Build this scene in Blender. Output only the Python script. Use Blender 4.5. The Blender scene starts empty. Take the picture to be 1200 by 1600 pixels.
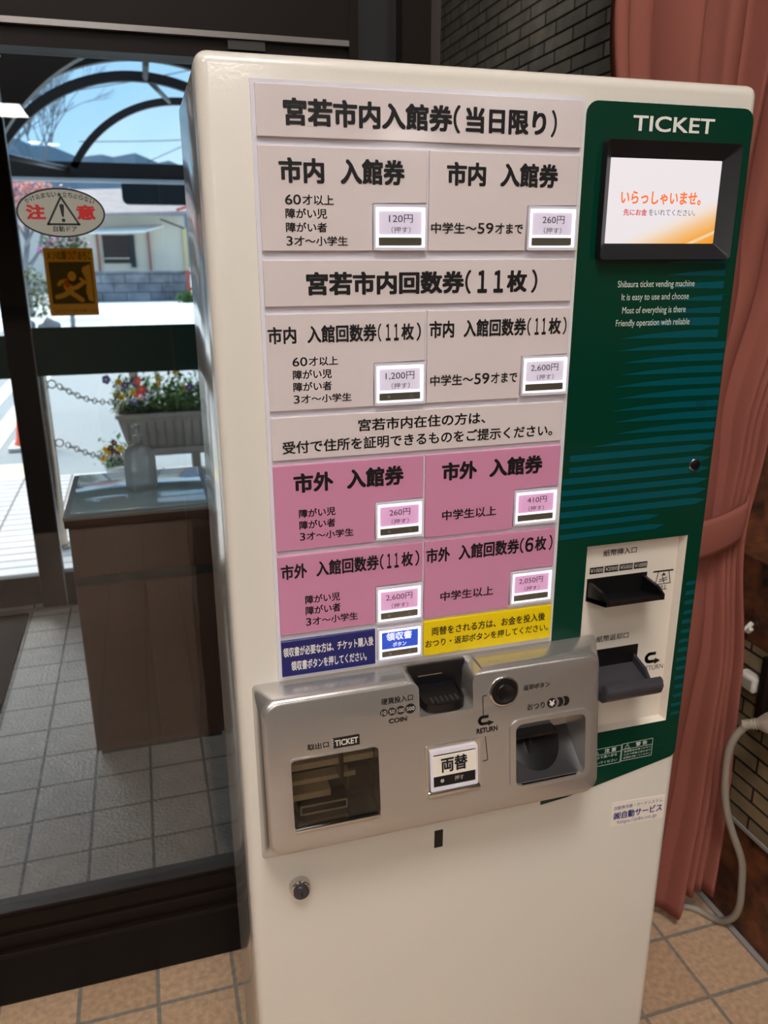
import bpy, bmesh, math, random
from mathutils import Vector, Matrix
random.seed(7)
D = bpy.data
COL = bpy.context.scene.collection
SC = bpy.context.scene

# ------------------------------------------------------------------ camera, world, light, exposure
cd = D.cameras.new('camera'); cam = D.objects.new('camera', cd); COL.objects.link(cam); SC.camera = cam
cam.matrix_world = Matrix(((0.9578401807, 0.0906204787, -0.2726355021, -0.06659604),
                           (-0.2872794632, 0.2903280741, -0.9127870065, -0.80131164),
                           (-0.0035634551, 0.9526266520, 0.3041212977, 1.40),
                           (0, 0, 0, 1)))
cd.sensor_fit = 'VERTICAL'; cd.sensor_height = 36.0; cd.lens = 1243.4375 * 36 / 1600
cd.clip_start = 0.02; cd.clip_end = 600
cd.dof.use_dof = True; cd.dof.focus_distance = 0.88; cd.dof.aperture_fstop = 8.5

vs = SC.view_settings
vs.view_transform = 'Standard'; vs.look = 'None'; vs.gamma = 1.0; vs.exposure = 0.0; vs.use_curve_mapping = False
SC.cycles.use_denoising = True
SC.cycles.max_bounces = 10; SC.cycles.transparent_max_bounces = 24
SC.cycles.sample_clamp_indirect = 6.0

SKY_STRENGTH = 1.6
SUN_STRENGTH = 8.0
LAMP_STRENGTH = 32.0

w = D.worlds.new('sky'); SC.world = w; w.use_nodes = True
nt = w.node_tree; nt.nodes.clear()
out = nt.nodes.new('ShaderNodeOutputWorld'); bg = nt.nodes.new('ShaderNodeBackground')
tc = nt.nodes.new('ShaderNodeTexCoord'); sep = nt.nodes.new('ShaderNodeSeparateXYZ')
rmp = nt.nodes.new('ShaderNodeValToRGB'); nz = nt.nodes.new('ShaderNodeTexNoise'); mx = nt.nodes.new('ShaderNodeMix'); mx.data_type = 'RGBA'
cr = nt.nodes.new('ShaderNodeValToRGB')
e = rmp.color_ramp.elements
e[0].position = 0.0; e[0].color = (0.52, 0.76, 0.95, 1)
e[1].position = 0.6; e[1].color = (0.20, 0.42, 0.72, 1)
m_ = rmp.color_ramp.elements.new(0.22); m_.color = (0.33, 0.58, 0.85, 1)
nz.inputs['Scale'].default_value = 3.0; nz.inputs['Detail'].default_value = 5
cr.color_ramp.elements[0].position = 0.42; cr.color_ramp.elements[0].color = (0, 0, 0, 1)
cr.color_ramp.elements[1].position = 0.75; cr.color_ramp.elements[1].color = (0.7, 0.7, 0.7, 1)
mx.inputs[7].default_value = (0.80, 0.88, 0.95, 1)
L = nt.links.new
L(tc.outputs['Generated'], sep.inputs[0]); L(sep.outputs['Z'], rmp.inputs[0]); L(tc.outputs['Generated'], nz.inputs['Vector'])
L(nz.outputs['Fac'], cr.inputs[0]); L(cr.outputs[0], mx.inputs[0]); L(rmp.outputs[0], mx.inputs[6]); L(mx.outputs[2], bg.inputs[0])
bg.inputs[1].default_value = SKY_STRENGTH; L(bg.outputs[0], out.inputs[0])

sd = D.lights.new('sun', 'SUN'); sun = D.objects.new('sun', sd); COL.objects.link(sun)
sd.energy = SUN_STRENGTH; sd.angle = math.radians(40); sd.color = (1.0, 0.97, 0.92)
sun.rotation_euler = (math.radians(-38), math.radians(-22), 0)     # high overcast sun shining on the street

# ------------------------------------------------------------------ helpers
def lin(c):
    if isinstance(c, str):
        c = c.lstrip('#'); c = [int(c[i:i + 2], 16) / 255 for i in (0, 2, 4)]
        c = [x / 12.92 if x <= 0.04045 else ((x + 0.055) / 1.055) ** 2.4 for x in c]
    return (c[0], c[1], c[2], 1)

def mat(name, col, rough=0.5, metal=0.0, noise=None, bump=None, emit=None, coat=0.0, spec=0.5, stretch=None):
    """principled material; noise=(scale, amount, second colour) mottles the colour, bump=(scale, strength, distance)"""
    m = D.materials.new(name); m.use_nodes = True
    n = m.node_tree.nodes; b = n['Principled BSDF']; lk = m.node_tree.links.new
    b.inputs['Base Color'].default_value = lin(col); b.inputs['Roughness'].default_value = rough; b.inputs['Metallic'].default_value = metal
    b.inputs['Specular IOR Level'].default_value = spec
    if coat: b.inputs['Coat Weight'].default_value = coat; b.inputs['Coat Roughness'].default_value = 0.06
    t = n.new('ShaderNodeTexCoord'); vec = t.outputs['Object']
    if stretch:
        mp = n.new('ShaderNodeMapping'); mp.inputs['Scale'].default_value = stretch; lk(vec, mp.inputs[0]); vec = mp.outputs[0]
    if noise:
        x = n.new('ShaderNodeTexNoise'); x.inputs['Scale'].default_value = noise[0]; x.inputs['Detail'].default_value = 6
        r = n.new('ShaderNodeValToRGB'); r.color_ramp.elements[0].position = 0.5 - noise[1]; r.color_ramp.elements[1].position = 0.5 + noise[1]
        r.color_ramp.elements[0].color = lin(col); r.color_ramp.elements[1].color = lin(noise[2])
        lk(vec, x.inputs['Vector']); lk(x.outputs['Fac'], r.inputs[0]); lk(r.outputs[0], b.inputs['Base Color'])
    if bump:
        x = n.new('ShaderNodeTexNoise'); x.inputs['Scale'].default_value = bump[0]; x.inputs['Detail'].default_value = 3
        bp = n.new('ShaderNodeBump'); bp.inputs['Strength'].default_value = bump[1]; bp.inputs['Distance'].default_value = bump[2]
        lk(vec, x.inputs['Vector']); lk(x.outputs['Fac'], bp.inputs['Height']); lk(bp.outputs[0], b.inputs['Normal'])
        if coat: lk(bp.outputs[0], b.inputs['Coat Normal'])
    if emit:
        b.inputs['Emission Color'].default_value = lin(emit[0]); b.inputs['Emission Strength'].default_value = emit[1]
    return m

def brick_mat(name, c1, c2, mortar, bw, rh, ms, axes='YZ', origin=(0, 0), rough=0.5, bump=0.6, offset=0.5, tex=None, spec=0.5, bias=0.0, freq=2):
    m = D.materials.new(name); m.use_nodes = True
    n = m.node_tree.nodes; b = n['Principled BSDF']; lk = m.node_tree.links.new
    t = n.new('ShaderNodeTexCoord'); s = n.new('ShaderNodeSeparateXYZ'); c = n.new('ShaderNodeCombineXYZ')
    lk(t.outputs['Object'], s.inputs[0])
    for i, a in enumerate(axes):
        ad = n.new('ShaderNodeMath'); ad.operation = 'SUBTRACT'; ad.inputs[1].default_value = origin[i] - 40 * (bw if i == 0 else rh)
        lk(s.outputs[a], ad.inputs[0]); lk(ad.outputs[0], c.inputs[i])
    br = n.new('ShaderNodeTexBrick'); br.offset = offset; br.offset_frequency = freq
    br.inputs['Scale'].default_value = 1; br.inputs['Brick Width'].default_value = bw; br.inputs['Row Height'].default_value = rh
    br.inputs['Mortar Size'].default_value = ms; br.inputs['Mortar Smooth'].default_value = 0.15; br.inputs['Bias'].default_value = bias
    br.inputs['Color1'].default_value = lin(c1); br.inputs['Color2'].default_value = lin(c2); br.inputs['Mortar'].default_value = lin(mortar)
    lk(c.outputs[0], br.inputs['Vector'])
    x = n.new('ShaderNodeTexNoise'); x.inputs['Scale'].default_value = (tex[0] if tex else 30); x.inputs['Detail'].default_value = 8
    lk(t.outputs['Object'], x.inputs['Vector'])
    mm = n.new('ShaderNodeMix'); mm.data_type = 'RGBA'; mm.blend_type = 'MULTIPLY'; mm.inputs[0].default_value = (tex[1] if tex else 0.3)
    rr = n.new('ShaderNodeValToRGB'); rr.color_ramp.elements[0].position = 0.3; rr.color_ramp.elements[1].position = 0.7
    rr.color_ramp.elements[0].color = (0.35, 0.35, 0.35, 1); rr.color_ramp.elements[1].color = (1.25, 1.25, 1.25, 1)
    lk(x.outputs['Fac'], rr.inputs[0]); lk(br.outputs['Color'], mm.inputs[6]); lk(rr.outputs[0], mm.inputs[7]); lk(mm.outputs[2], b.inputs['Base Color'])
    inv = n.new('ShaderNodeMath'); inv.operation = 'MULTIPLY_ADD'; inv.inputs[1].default_value = -1; inv.inputs[2].default_value = 1
    lk(br.outputs['Fac'], inv.inputs[0])
    b1 = n.new('ShaderNodeBump'); b1.inputs['Strength'].default_value = bump; b1.inputs['Distance'].default_value = 0.004
    lk(inv.outputs[0], b1.inputs['Height'])
    x2 = n.new('ShaderNodeTexNoise'); x2.inputs['Scale'].default_value = (tex[2] if tex else 120); x2.inputs['Detail'].default_value = 4
    lk(t.outputs['Object'], x2.inputs['Vector'])
    b2 = n.new('ShaderNodeBump'); b2.inputs['Strength'].default_value = (tex[3] if tex else 0.2); b2.inputs['Distance'].default_value = (tex[4] if tex and len(tex) > 4 else 0.002)
    lk(x2.outputs['Fac'], b2.inputs['Height']); lk(b1.outputs[0], b2.inputs['Normal']); lk(b2.outputs[0], b.inputs['Normal'])
    b.inputs['Roughness'].default_value = rough; b.inputs['Specular IOR Level'].default_value = spec
    return m

def glass_mat(name, tint=(0.965, 0.975, 0.972), ior=1.45, rough=0.0):
    m = D.materials.new(name); m.use_nodes = True
    n = m.node_tree.nodes; n.clear(); lk = m.node_tree.links.new
    o = n.new('ShaderNodeOutputMaterial'); mix = n.new('ShaderNodeMixShader'); tr = n.new('ShaderNodeBsdfTransparent'); gl = n.new('ShaderNodeBsdfGlossy')
    fr = n.new('ShaderNodeFresnel'); fr.inputs[0].default_value = ior
    tr.inputs[0].default_value = (*tint, 1); gl.inputs['Roughness'].default_value = rough
    lk(fr.outputs[0], mix.inputs[0]); lk(tr.outputs[0], mix.inputs[1]); lk(gl.outputs[0], mix.inputs[2]); lk(mix.outputs[0], o.inputs[0])
    return m

def frosted_mat(name, col, amount=0.55, rough=0.3, through=0.5):
    """milky translucent plastic: part diffuse and translucent, part clear"""
    m = D.materials.new(name); m.use_nodes = True
    n = m.node_tree.nodes; n.clear(); lk = m.node_tree.links.new
    o = n.new('ShaderNodeOutputMaterial'); df = n.new('ShaderNodeBsdfDiffuse'); tl = n.new('ShaderNodeBsdfTranslucent'); tr = n.new('ShaderNodeBsdfTransparent')
    gl = n.new('ShaderNodeBsdfGlossy'); fr = n.new('ShaderNodeFresnel')
    a = n.new('ShaderNodeMixShader'); b = n.new('ShaderNodeMixShader'); c = n.new('ShaderNodeMixShader')
    for q in (df, tl): q.inputs[0].default_value = lin(col)
    gl.inputs['Roughness'].default_value = rough
    a.inputs[0].default_value = through; b.inputs[0].default_value = amount
    lk(df.outputs[0], a.inputs[1]); lk(tl.outputs[0], a.inputs[2]); lk(tr.outputs[0], b.inputs[1]); lk(a.outputs[0], b.inputs[2])
    lk(fr.outputs[0], c.inputs[0]); lk(b.outputs[0], c.inputs[1]); lk(gl.outputs[0], c.inputs[2]); lk(c.outputs[0], o.inputs[0])
    return m

ORG = {}
def link(name, me, material, parent=None, smooth=False):
    if material and not me.materials: me.materials.append(material)
    if smooth:
        for p in me.polygons: p.use_smooth = True
    o = D.objects.new(name, me); COL.objects.link(o)
    if parent:
        o.parent = parent; o.location = -ORG.get(parent.name, Vector((0, 0, 0)))
    ORG[o.name] = Vector((0, 0, 0))
    return o

def thing(name, loc, label, cat, group=None, kind=None):
    o = D.objects.new(name, None); COL.objects.link(o); o.location = loc; o.empty_display_size = 0.05
    ORG[o.name] = Vector(loc); return tag(o, label, cat, group, kind)

def tag(o, label, cat=None, group=None, kind=None):
    o['label'] = label
    if cat: o['category'] = cat
    if group: o['group'] = group
    if kind: o['kind'] = kind
    return o

def from_bm(name, bm, material, parent=None, smooth=False, angle=None):
    bmesh.ops.recalc_face_normals(bm, faces=bm.faces)
    me = D.meshes.new(name); bm.to_mesh(me); bm.free()
    if angle is not None:
        for p in me.polygons: p.use_smooth = True
        me.set_sharp_from_angle(angle=math.radians(angle))
    return link(name, me, material, parent, smooth)

def add_box(bm, x0, x1, y0, y1, z0, z1, bevel=0, seg=2, rot=None):
    r = bmesh.ops.create_cube(bm, size=1); vs_ = r['verts']
    for v in vs_:
        v.co = Vector(((x0 + x1) / 2 + v.co.x * (x1 - x0), (y0 + y1) / 2 + v.co.y * (y1 - y0), (z0 + z1) / 2 + v.co.z * (z1 - z0)))
    if bevel:
        eds = list({e_ for v in vs_ for e_ in v.link_edges})
        r2 = bmesh.ops.bevel(bm, geom=eds, offset=bevel, segments=seg, profile=0.5, affect='EDGES')
        vs_ = list({v for f in r2['faces'] for v in f.verts} | {v for v in vs_ if v.is_valid})
    if rot: bmesh.ops.transform(bm, matrix=rot, verts=vs_)
    return vs_

def box(name, x0, x1, y0, y1, z0, z1, material, parent=None, bevel=0, seg=2):
    bm = bmesh.new(); add_box(bm, x0, x1, y0, y1, z0, z1, bevel, seg)
    return from_bm(name, bm, material, parent, angle=40 if bevel else None)

def rrect(x0, x1, z0, z1, r, n=5):
    """counter-clockwise rounded rectangle (x, z); r one radius or (bl, br, tr, tl)"""
    if not isinstance(r, (tuple, list)): r = (r,) * 4
    pts = []
    for (cx, cz, a0, rr) in ((x0 + r[0], z0 + r[0], 180, r[0]), (x1 - r[1], z0 + r[1], 270, r[1]), (x1 - r[2], z1 - r[2], 0, r[2]), (x0 + r[3], z1 - r[3], 90, r[3])):
        for k in range(n + 1):
            a = math.radians(a0 + 90 * k / n); pts.append((cx + rr * math.cos(a), cz + rr * math.sin(a)))
    return pts

def circle(cx, cz, r, n=28, rz=None): return [(cx + r * math.cos(2 * math.pi * k / n), cz + (rz or r) * math.sin(2 * math.pi * k / n)) for k in range(n)]

def add_plate(bm, pts, y0, y1, ymap=None):
    """prism of an (x, z) outline between y0 (front) and y1 (back)"""
    f = ymap or (lambda z: 0.0)
    a = [bm.verts.new((x, y0 + f(z), z)) for x, z in pts]; b = [bm.verts.new((x, y1 + f(z), z)) for x, z in pts]
    n = len(pts); bm.faces.new(a); bm.faces.new(b[::-1])
    for i in range(n): bm.faces.new((a[i], b[i], b[(i + 1) % n], a[(i + 1) % n]))

def plate(name, pts, y0, y1, material, parent=None, ymap=None):
    bm = bmesh.new(); add_plate(bm, pts, y0, y1, ymap); return from_bm(name, bm, material, parent, angle=35)

def add_ring(bm, outer, inner, y0, y1, ymap=None, y0i=None):
    f = ymap or (lambda z: 0.0); n = len(outer)
    V = lambda pts, y: [bm.verts.new((x, y + f(z), z)) for x, z in pts]
    oa, ia, ob, ib = V(outer, y0), V(inner, y0 if y0i is None else y0i), V(outer, y1), V(inner, y1)
    for i in range(n):
        j = (i + 1) % n
        for p, q in ((oa, ia), (ia, ib), (ib, ob), (ob, oa)): bm.faces.new((p[i], p[j], q[j], q[i]))

def ring(name, outer, inner, y0, y1, material, parent=None, ymap=None, y0i=None):
    bm = bmesh.new(); add_ring(bm, outer, inner, y0, y1, ymap, y0i); return from_bm(name, bm, material, parent, angle=35)

def add_tube(bm, pts, r, n=10, closed=False):
    pts = [Vector(p) for p in pts]; rings = []; N = len(pts); up = None
    for i, p in enumerate(pts):
        if closed: t = (pts[(i + 1) % N] - pts[i - 1]).normalized()
        else: t = (pts[min(i + 1, N - 1)] - pts[max(i - 1, 0)]).normalized()
        if up is None: up = Vector((0, 0, 1)) if abs(t.z) < 0.9 else Vector((1, 0, 0))
        s = t.cross(up)
        if s.length < 1e-6: s = t.orthogonal()
        s.normalize(); up = s.cross(t).normalized()
        rr = r[i] if isinstance(r, (list, tuple)) else r
        rings.append([bm.verts.new(p + (s * math.cos(2 * math.pi * k / n) + up * math.sin(2 * math.pi * k / n)) * rr) for k in range(n)])
    for i in range(N if closed else N - 1):
        a, b = rings[i], rings[(i + 1) % N]
        for k in range(n): bm.faces.new((a[k], a[(k + 1) % n], b[(k + 1) % n], b[k]))
    if not closed: bm.faces.new(rings[0][::-1]); bm.faces.new(rings[-1])

def spline(pts, n=8):
    P = [Vector(p) for p in pts]; P = [P[0] * 2 - P[1]] + P + [P[-1] * 2 - P[-2]]; o = []
    for i in range(1, len(P) - 2):
        for k in range(n):
            t = k / n; a, b, c, d = P[i - 1:i + 3]
            o.append(0.5 * ((2 * b) + (c - a) * t + (2 * a - 5 * b + 4 * c - d) * t * t + (3 * b - a - 3 * c + d) * t ** 3))
    return o + [P[-2]]

def tube(name, pts, r, material, parent=None, n=10, closed=False):
    bm = bmesh.new(); add_tube(bm, pts, r, n, closed); return from_bm(name, bm, material, parent, smooth=True)

def add_lathe(bm, prof, cx, cy, n=24, rot=None):
    """prof = (radius, z) list around a vertical axis at cx, cy"""
    R = [[bm.verts.new((cx + r * math.cos(2 * math.pi * k / n), cy + r * math.sin(2 * math.pi * k / n), z)) for k in range(n)] for r, z in prof]
    for a, b in zip(R, R[1:]):
        for k in range(n): bm.faces.new((a[k], a[(k + 1) % n], b[(k + 1) % n], b[k]))
    bm.faces.new(R[0][::-1]); bm.faces.new(R[-1])
    vs_ = [v for r in R for v in r]
    if rot: bmesh.ops.transform(bm, matrix=rot, verts=vs_)

def lathe(name, prof, cx, cy, material, parent=None, n=24, angle=35): 
    bm = bmesh.new(); add_lathe(bm, prof, cx, cy, n); return from_bm(name, bm, material, parent, angle=angle)

def add_turned(bm, prof, cx, cz, n=28, ymap=None):
    """prof = (radius, y) list around a front-to-back axis at cx, cz"""
    f = ymap or (lambda z: 0.0)
    R = [[bm.verts.new((cx + r * math.cos(2 * math.pi * k / n), y + f(cz + r * math.sin(2 * math.pi * k / n)), cz + r * math.sin(2 * math.pi * k / n))) for k in range(n)] for r, y in prof]
    for a, b in zip(R, R[1:]):
        for k in range(n): bm.faces.new((a[k], a[(k + 1) % n], b[(k + 1) % n], b[k]))
    bm.faces.new(R[0][::-1]); bm.faces.new(R[-1])

def turned(name, prof, cx, cz, material, parent=None, n=28, ymap=None):
    bm = bmesh.new(); add_turned(bm, prof, cx, cz, n, ymap); return from_bm(name, bm, material, parent, angle=35)

def cut(o, cutters):
    """carve the cutters out of o and drop them"""
    for c in cutters:
        md = o.modifiers.new('cut', 'BOOLEAN'); md.operation = 'DIFFERENCE'; md.object = c; md.solver = 'EXACT'
    bpy.context.view_layer.update()
    dg = bpy.context.evaluated_depsgraph_get()
    me = D.meshes.new_from_object(o.evaluated_get(dg), depsgraph=dg)
    o.modifiers.clear(); old = o.data; o.data = me; D.meshes.remove(old)
    for c in cutters: D.objects.remove(c)
    me.set_sharp_from_angle(angle=math.radians(35))

class Letters:
    """printed words on a plane y = const (facing -y), one mesh per line"""
    cache = {}
    def __init__(self): self.bms = []; self.marks = None
    @classmethod
    def glyphs(cls, body, bold, spacing=1.0):
        k = (body, spacing)
        if k not in cls.cache:
            c = D.curves.new('t', 'FONT'); c.body = body; c.size = 1; c.resolution_u = 4; c.space_character = spacing
            o = D.objects.new('t', c); COL.objects.link(o); bpy.context.view_layer.update()
            dg = bpy.context.evaluated_depsgraph_get(); me = D.meshes.new_from_object(o.evaluated_get(dg), depsgraph=dg)
            cls.cache[k] = ([tuple(v.co[:2]) for v in me.vertices], [tuple(p.vertices) for p in me.polygons])
            D.objects.remove(o); D.curves.remove(c); D.meshes.remove(me)
        return cls.cache[k]
    def add(self, body, x0, x1, zb, zt, y, bold=0.0, ymap=None, xf=None, ref=None, slope=0.0, join=False):
        """body filled into x0..x1, its first letter (or ref) standing from zb to zt"""
        if not (join and self.bms): self.bms.append(bmesh.new())
        bm = self.bms[-1]; V, F = self.glyphs(body, bold); R, _ = self.glyphs(ref or body[0], bold)
        ax, bx = min(v[0] for v in V), max(v[0] for v in V); az, bz = min(v[1] for v in R), max(v[1] for v in R)
        sx = (x1 - x0) / (bx - ax); sz = (zt - zb) / (bz - az); f = ymap or (lambda z: 0.0)
        q = bold * .8; steps = [(0, 0)] if bold < .012 else [(q, q), (-q, q), (q, -q), (-q, -q)] + ([(0, 0), (q * 1.3, 0), (-q * 1.3, 0)] if bold > .02 else [])
        for n, (du, dv) in enumerate(steps):                  # heavier print: strokes thickened by close copies
            nv = []
            for u, v in V:
                u += du; v += dv
                x = x0 + (u - ax) * sx; z = zb + (v - az) * sz + slope * (u - ax) * sx
                if xf: x, z = xf(x, z)
                nv.append(bm.verts.new((x, y + f(z) - n * 4e-6, z)))
            for p in F:
                try: bm.faces.new([nv[i] for i in p])
                except ValueError: pass
        return self
    def poly(self, pts, y, ymap=None):
        if self.marks is None: self.marks = bmesh.new()
        f = ymap or (lambda z: 0.0); self.marks.faces.new([self.marks.verts.new((x, y + f(z), z)) for x, z in pts]); return self
    def line(self, a, b, wd, y, ymap=None):
        a, b = Vector(a), Vector(b); d = (b - a).normalized() * wd / 2; nn = Vector((-d.y, d.x))
        return self.poly([a - d + nn, a - d - nn, b + d - nn, b + d + nn], y, ymap)
    def frame(self, x0, x1, z0, z1, wd, y):
        for a, b in (((x0, z0), (x1, z0)), ((x1, z0), (x1, z1)), ((x1, z1), (x0, z1)), ((x0, z1), (x0, z0))): self.line(a, b, wd, y)
        return self
    def word(self, segs, zb, zt, y, bold):
        """one line set from several runs, each given its own width; brackets reach a little above and below"""
        h = zt - zb
        for n, (s_, a, b) in enumerate(segs):
            br_ = s_ in '（）'
            self.add(s_, a, b, zb - (.06 * h if br_ else 0), zt + (.05 * h if br_ else 0), y, bold * (.55 if br_ else 1), join=n > 0)
        return self
    def row(self, s_, x0, x1, zb, zt):
        """a small line that mixes wide numerals and kanji"""
        w_ = x1 - x0
        for a, segs in {'60': (('60', 0, .32), ('才以上', .36, 1)), '3才': (('3', 0, .095), ('才～小学生', .125, 1)), '中学生～': (('中学生～', 0, .482), ('59', .50, .67), ('才まで', .695, 1))}.items():
            if s_.startswith(a):
                for n, (t, p, q) in enumerate(segs): self.add(t, x0 + p * w_, x0 + q * w_, zb, zt, TY, B2 if not t[0].isdigit() else .0125, join=n > 0)
                return self
        return self.add(s_, x0, x1, zb, zt, TY, B2)
    def build(self, material, parent, name='lettering'):
        made = None
        for n, bm in enumerate(self.bms + ([self.marks] if self.marks else [])):
            for f in bm.faces:
                f.normal_update()
                if f.normal.y > 0: f.normal_flip()
            nm = name if n < len(self.bms) or name != 'lettering' else 'marking'
            me = D.meshes.new(nm); bm.to_mesh(me); bm.free(); made = link(nm, me, material, parent)
        return made

# ------------------------------------------------------------------ materials
M = dict(
    cream=mat('cream_enamel', '#ddd5c9', 0.28, bump=(260, 0.12, 0.001), coat=0.4),
    side=mat('side_enamel', '#b9b3ab', 0.16, 0.55, bump=(60, 0.03, 0.001)),
    seam=mat('dark_seam', '#2b2826', 0.6),
    board=mat('panel_white', '#d9ccca', 0.22, coat=0.3, bump=(140, 0.06, 0.001)),
    pink=mat('panel_pink', '#cd88a8', 0.3, coat=0.2),
    navy=mat('panel_navy', '#151c66', 0.3, coat=0.2),
    yellow=mat('panel_yellow', '#f0cf00', 0.3, coat=0.2),
    acrylic=mat('clear_acrylic_edge', '#ddd8e0', 0.12, coat=0.5),
    ink=mat('black_ink', '#0b0809', 0.45),
    grayink=mat('grey_ink', '#2c2430', 0.5),
    dimink=mat('dim_mark', '#b9b4a6', 0.5),
    whiteink=mat('white_ink', '#e9e6e0', 0.5),
    paleink=mat('pale_print', '#cfd8cc', 0.5),
    lit=mat('lit_acrylic', '#ffffff', 0.2, emit=('#eef0ff', 1.15)),
    card=mat('lit_card', '#e9dce4', 0.3, emit=('#ecdfe8', 0.62)),
    pinkcard=mat('lit_pink_card', '#f0bfd8', 0.3, emit=('#f3b4d6', 0.58)),
    bluecard=mat('lit_blue_card', '#2058d8', 0.3, emit=('#2a62e0', 0.5)),
    litink=mat('lit_white_print', '#ffffff', 0.4, emit=('#ffffff', 0.8)),
    strip=mat('dark_olive_strip', '#948a6c', 0.12, coat=0.6),
    green=mat('deep_green_print', '#003526', 0.12, coat=0.1, spec=.35),
    teal=mat('teal_print', '#004c55', 0.12, coat=0.1, spec=.35),
    black=mat('black_plastic', '#0d0c0f', 0.32),
    bezel=mat('bezel_plastic', '#1b1a1e', 0.38, bump=(900, 0.05, 0.0005)),
    grayplastic=mat('dark_grey_plastic', '#3a383d', 0.28),
    silver=mat('silver_paint', '#c2bdb8', 0.25, 0.75, bump=(1500, 0.04, 0.0003)),
    chrome=mat('chrome', '#d8d6d4', 0.12, 1.0),
    brass=mat('pin_metal', '#d8cdb0', 0.2, 1.0),
    plate=mat('bill_plate', '#ddd1c2', 0.4),
    sticker=mat('sticker_paper', '#e9ddcf', 0.45),
    navyink=mat('navy_ink', '#1b1c6e', 0.5),
    dark=mat('dark_cavity', '#0b0909', 0.4),
    tan=mat('tan_ledge', '#cdb993', 0.3, 0.2),
    cup=mat('cup_plastic', '#2b292a', 0.35),
    curtain=mat('salmon_curtain', '#93574b', 0.85, noise=(2.5, 0.35, '#8a4f43'), bump=(600, 0.1, 0.0006), spec=0.2),
    bronze=mat('dark_bronze_aluminium', '#1b130f', 0.42, 0.0, spec=.15),
    greytrim=mat('bronze_trim', '#8d8784', 0.3, 0.7),  # light grey aluminium trim
    blackbase=mat('black_kick_plate', '#0b0706', 0.3, spec=.2),
    stone=mat('rust_brown_stone', '#1d0f0a', 0.6, noise=(28, 0.22, '#7c4526'), bump=(70, 0.5, 0.004)),
    grout=mat('grey_grout', '#8d8781', 0.8),
    ceiling=mat('ceiling_board', '#c9c0b2', 0.9),
    plaster=mat('beige_plaster', '#85745f', 0.9, noise=(4, 0.4, '#7b6a55')),
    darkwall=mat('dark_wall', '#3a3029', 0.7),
    wood=mat('brown_veneer', '#4d2b14', 0.4, noise=(3, 0.4, '#41230f'), stretch=(14, 14, 1)),
    glasstop=mat('reflection_tinted_top', '#bcd6dc', 0.08, coat=1.0),  # pale blue base colour stands in for the reflected street
    cord=mat('grey_cord', '#8f8578', 0.45),
    plug=mat('grey_plug', '#a39888', 0.4),
    outlet=mat('white_outlet', '#cfc6bc', 0.4),
    rubber=mat('charcoal_mat', '#2d2b2d', 0.95, bump=(400, 0.6, 0.003)),
    steel=mat('brushed_steel', '#a79c8d', 0.22, 1.0, bump=(40, 0.05, 0.001), stretch=(1, 1, 0.05)),
    chain=mat('chain_steel', '#8d8d88', 0.35, 0.8),
    planter=mat('weathered_planter', '#8f877b', 0.75, noise=(8, 0.3, '#7b7267')),
    leaf=mat('leaf_green', '#41701f', 0.5), leaf2=mat('leaf_dark', '#2b4a19', 0.5), soil=mat('soil', '#3c2b1f', 0.9),
    petp=mat('purple_petal', '#4a3f86', 0.6), pety=mat('yellow_petal', '#f2b705', 0.6), petr=mat('red_petal', '#f0453f', 0.6), petm=mat('maroon_petal', '#5e1028', 0.6), petw=mat('white_petal', '#ece9ee', 0.6),
    azalea=mat('azalea_pink', '#ee6fd0', 0.6), blossom=mat('pale_red_blossom', '#e8b0a8', 0.7),
    bark=mat('hazed_bark', '#7f8288', 0.9), rock=mat('pale_rock', '#a9a49e', 0.9, noise=(3, 0.3, '#7d7872')),  # bark colour carries the distance haze, paler and greyer
    asphalt=mat('pale_asphalt', '#8f9698', 0.95, noise=(60, 0.3, '#a3a9aa')),
    whitepaint=mat('road_paint', '#e6e2d6', 0.8), tactile=mat('yellow_tactile', '#e6d9b0', 0.8, bump=(60, 0.4, 0.004)),
    cone=mat('orange_cone', '#f0572a', 0.5), conebase=mat('cone_base', '#c8ccd0', 0.6),
    block=mat('grey_block_wall', '#8b8f97', 0.95, noise=(2.2, 0.2, '#5f636b'), bump=(6, 0.4, 0.03)),
    houseplaster=mat('house_plaster', '#e6dfd0', 0.9, noise=(1.2, 0.3, '#d6cebc')), roof=mat('grey_roof', '#a39a99', 0.8, noise=(3, 0.3, '#8f8586')),
    roofred=mat('red_roof_edge', '#c05a52', 0.7), awning=mat('white_awning', '#f3f3ee', 0.7), winglass=mat('dark_window', '#3b3638', 0.2), housepost=mat('red_brown_post', '#a8645a', 0.7),
    gate=mat('red_iron', '#a3483c', 0.6), cream2=mat('cream_post', '#e6cf9c', 0.7),
    arch=mat('dark_brown_steel', '#201b19', 0.4, 0.2), gutter=mat('gutter_edge', '#b5bcc2', 0.4, 0.5), sign=mat('dark_board_finish', '#20292e', 0.25),
    hill=mat('hazed_wooded_hill', '#6f8290', 1.0, noise=(0.08, 0.3, '#5c7080')), wire=mat('black_wire', '#3c4550', 0.6),  # blue-grey haze of the distance is mixed into the hill colour
    oval=mat('white_vinyl', '#9c9b90', 0.5), redink=mat('red_ink', '#b01512', 0.5), band=frosted_mat('green_band_film', '#03543f', 0.98, 0.3, .5),
    screen=mat('screen_light', '#000000', 0.25), orangeglow=mat('orange_glow_print', '#000000', 0.3, emit=('#ff7a3c', 1.0)), redglow=mat('red_glow_print', '#000000', 0.3, emit=('#e63a48', 0.9)), darkglow=mat('dark_glow_print', '#000000', 0.3, emit=('#584a58', 0.6)),
    lamp=mat('lamp_diffuser', '#ffffff', 0.5, emit=((1.0, 0.965, 0.925), LAMP_STRENGTH)), lampframe=mat('lamp_frame', '#e8e4dc', 0.5),
)
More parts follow.
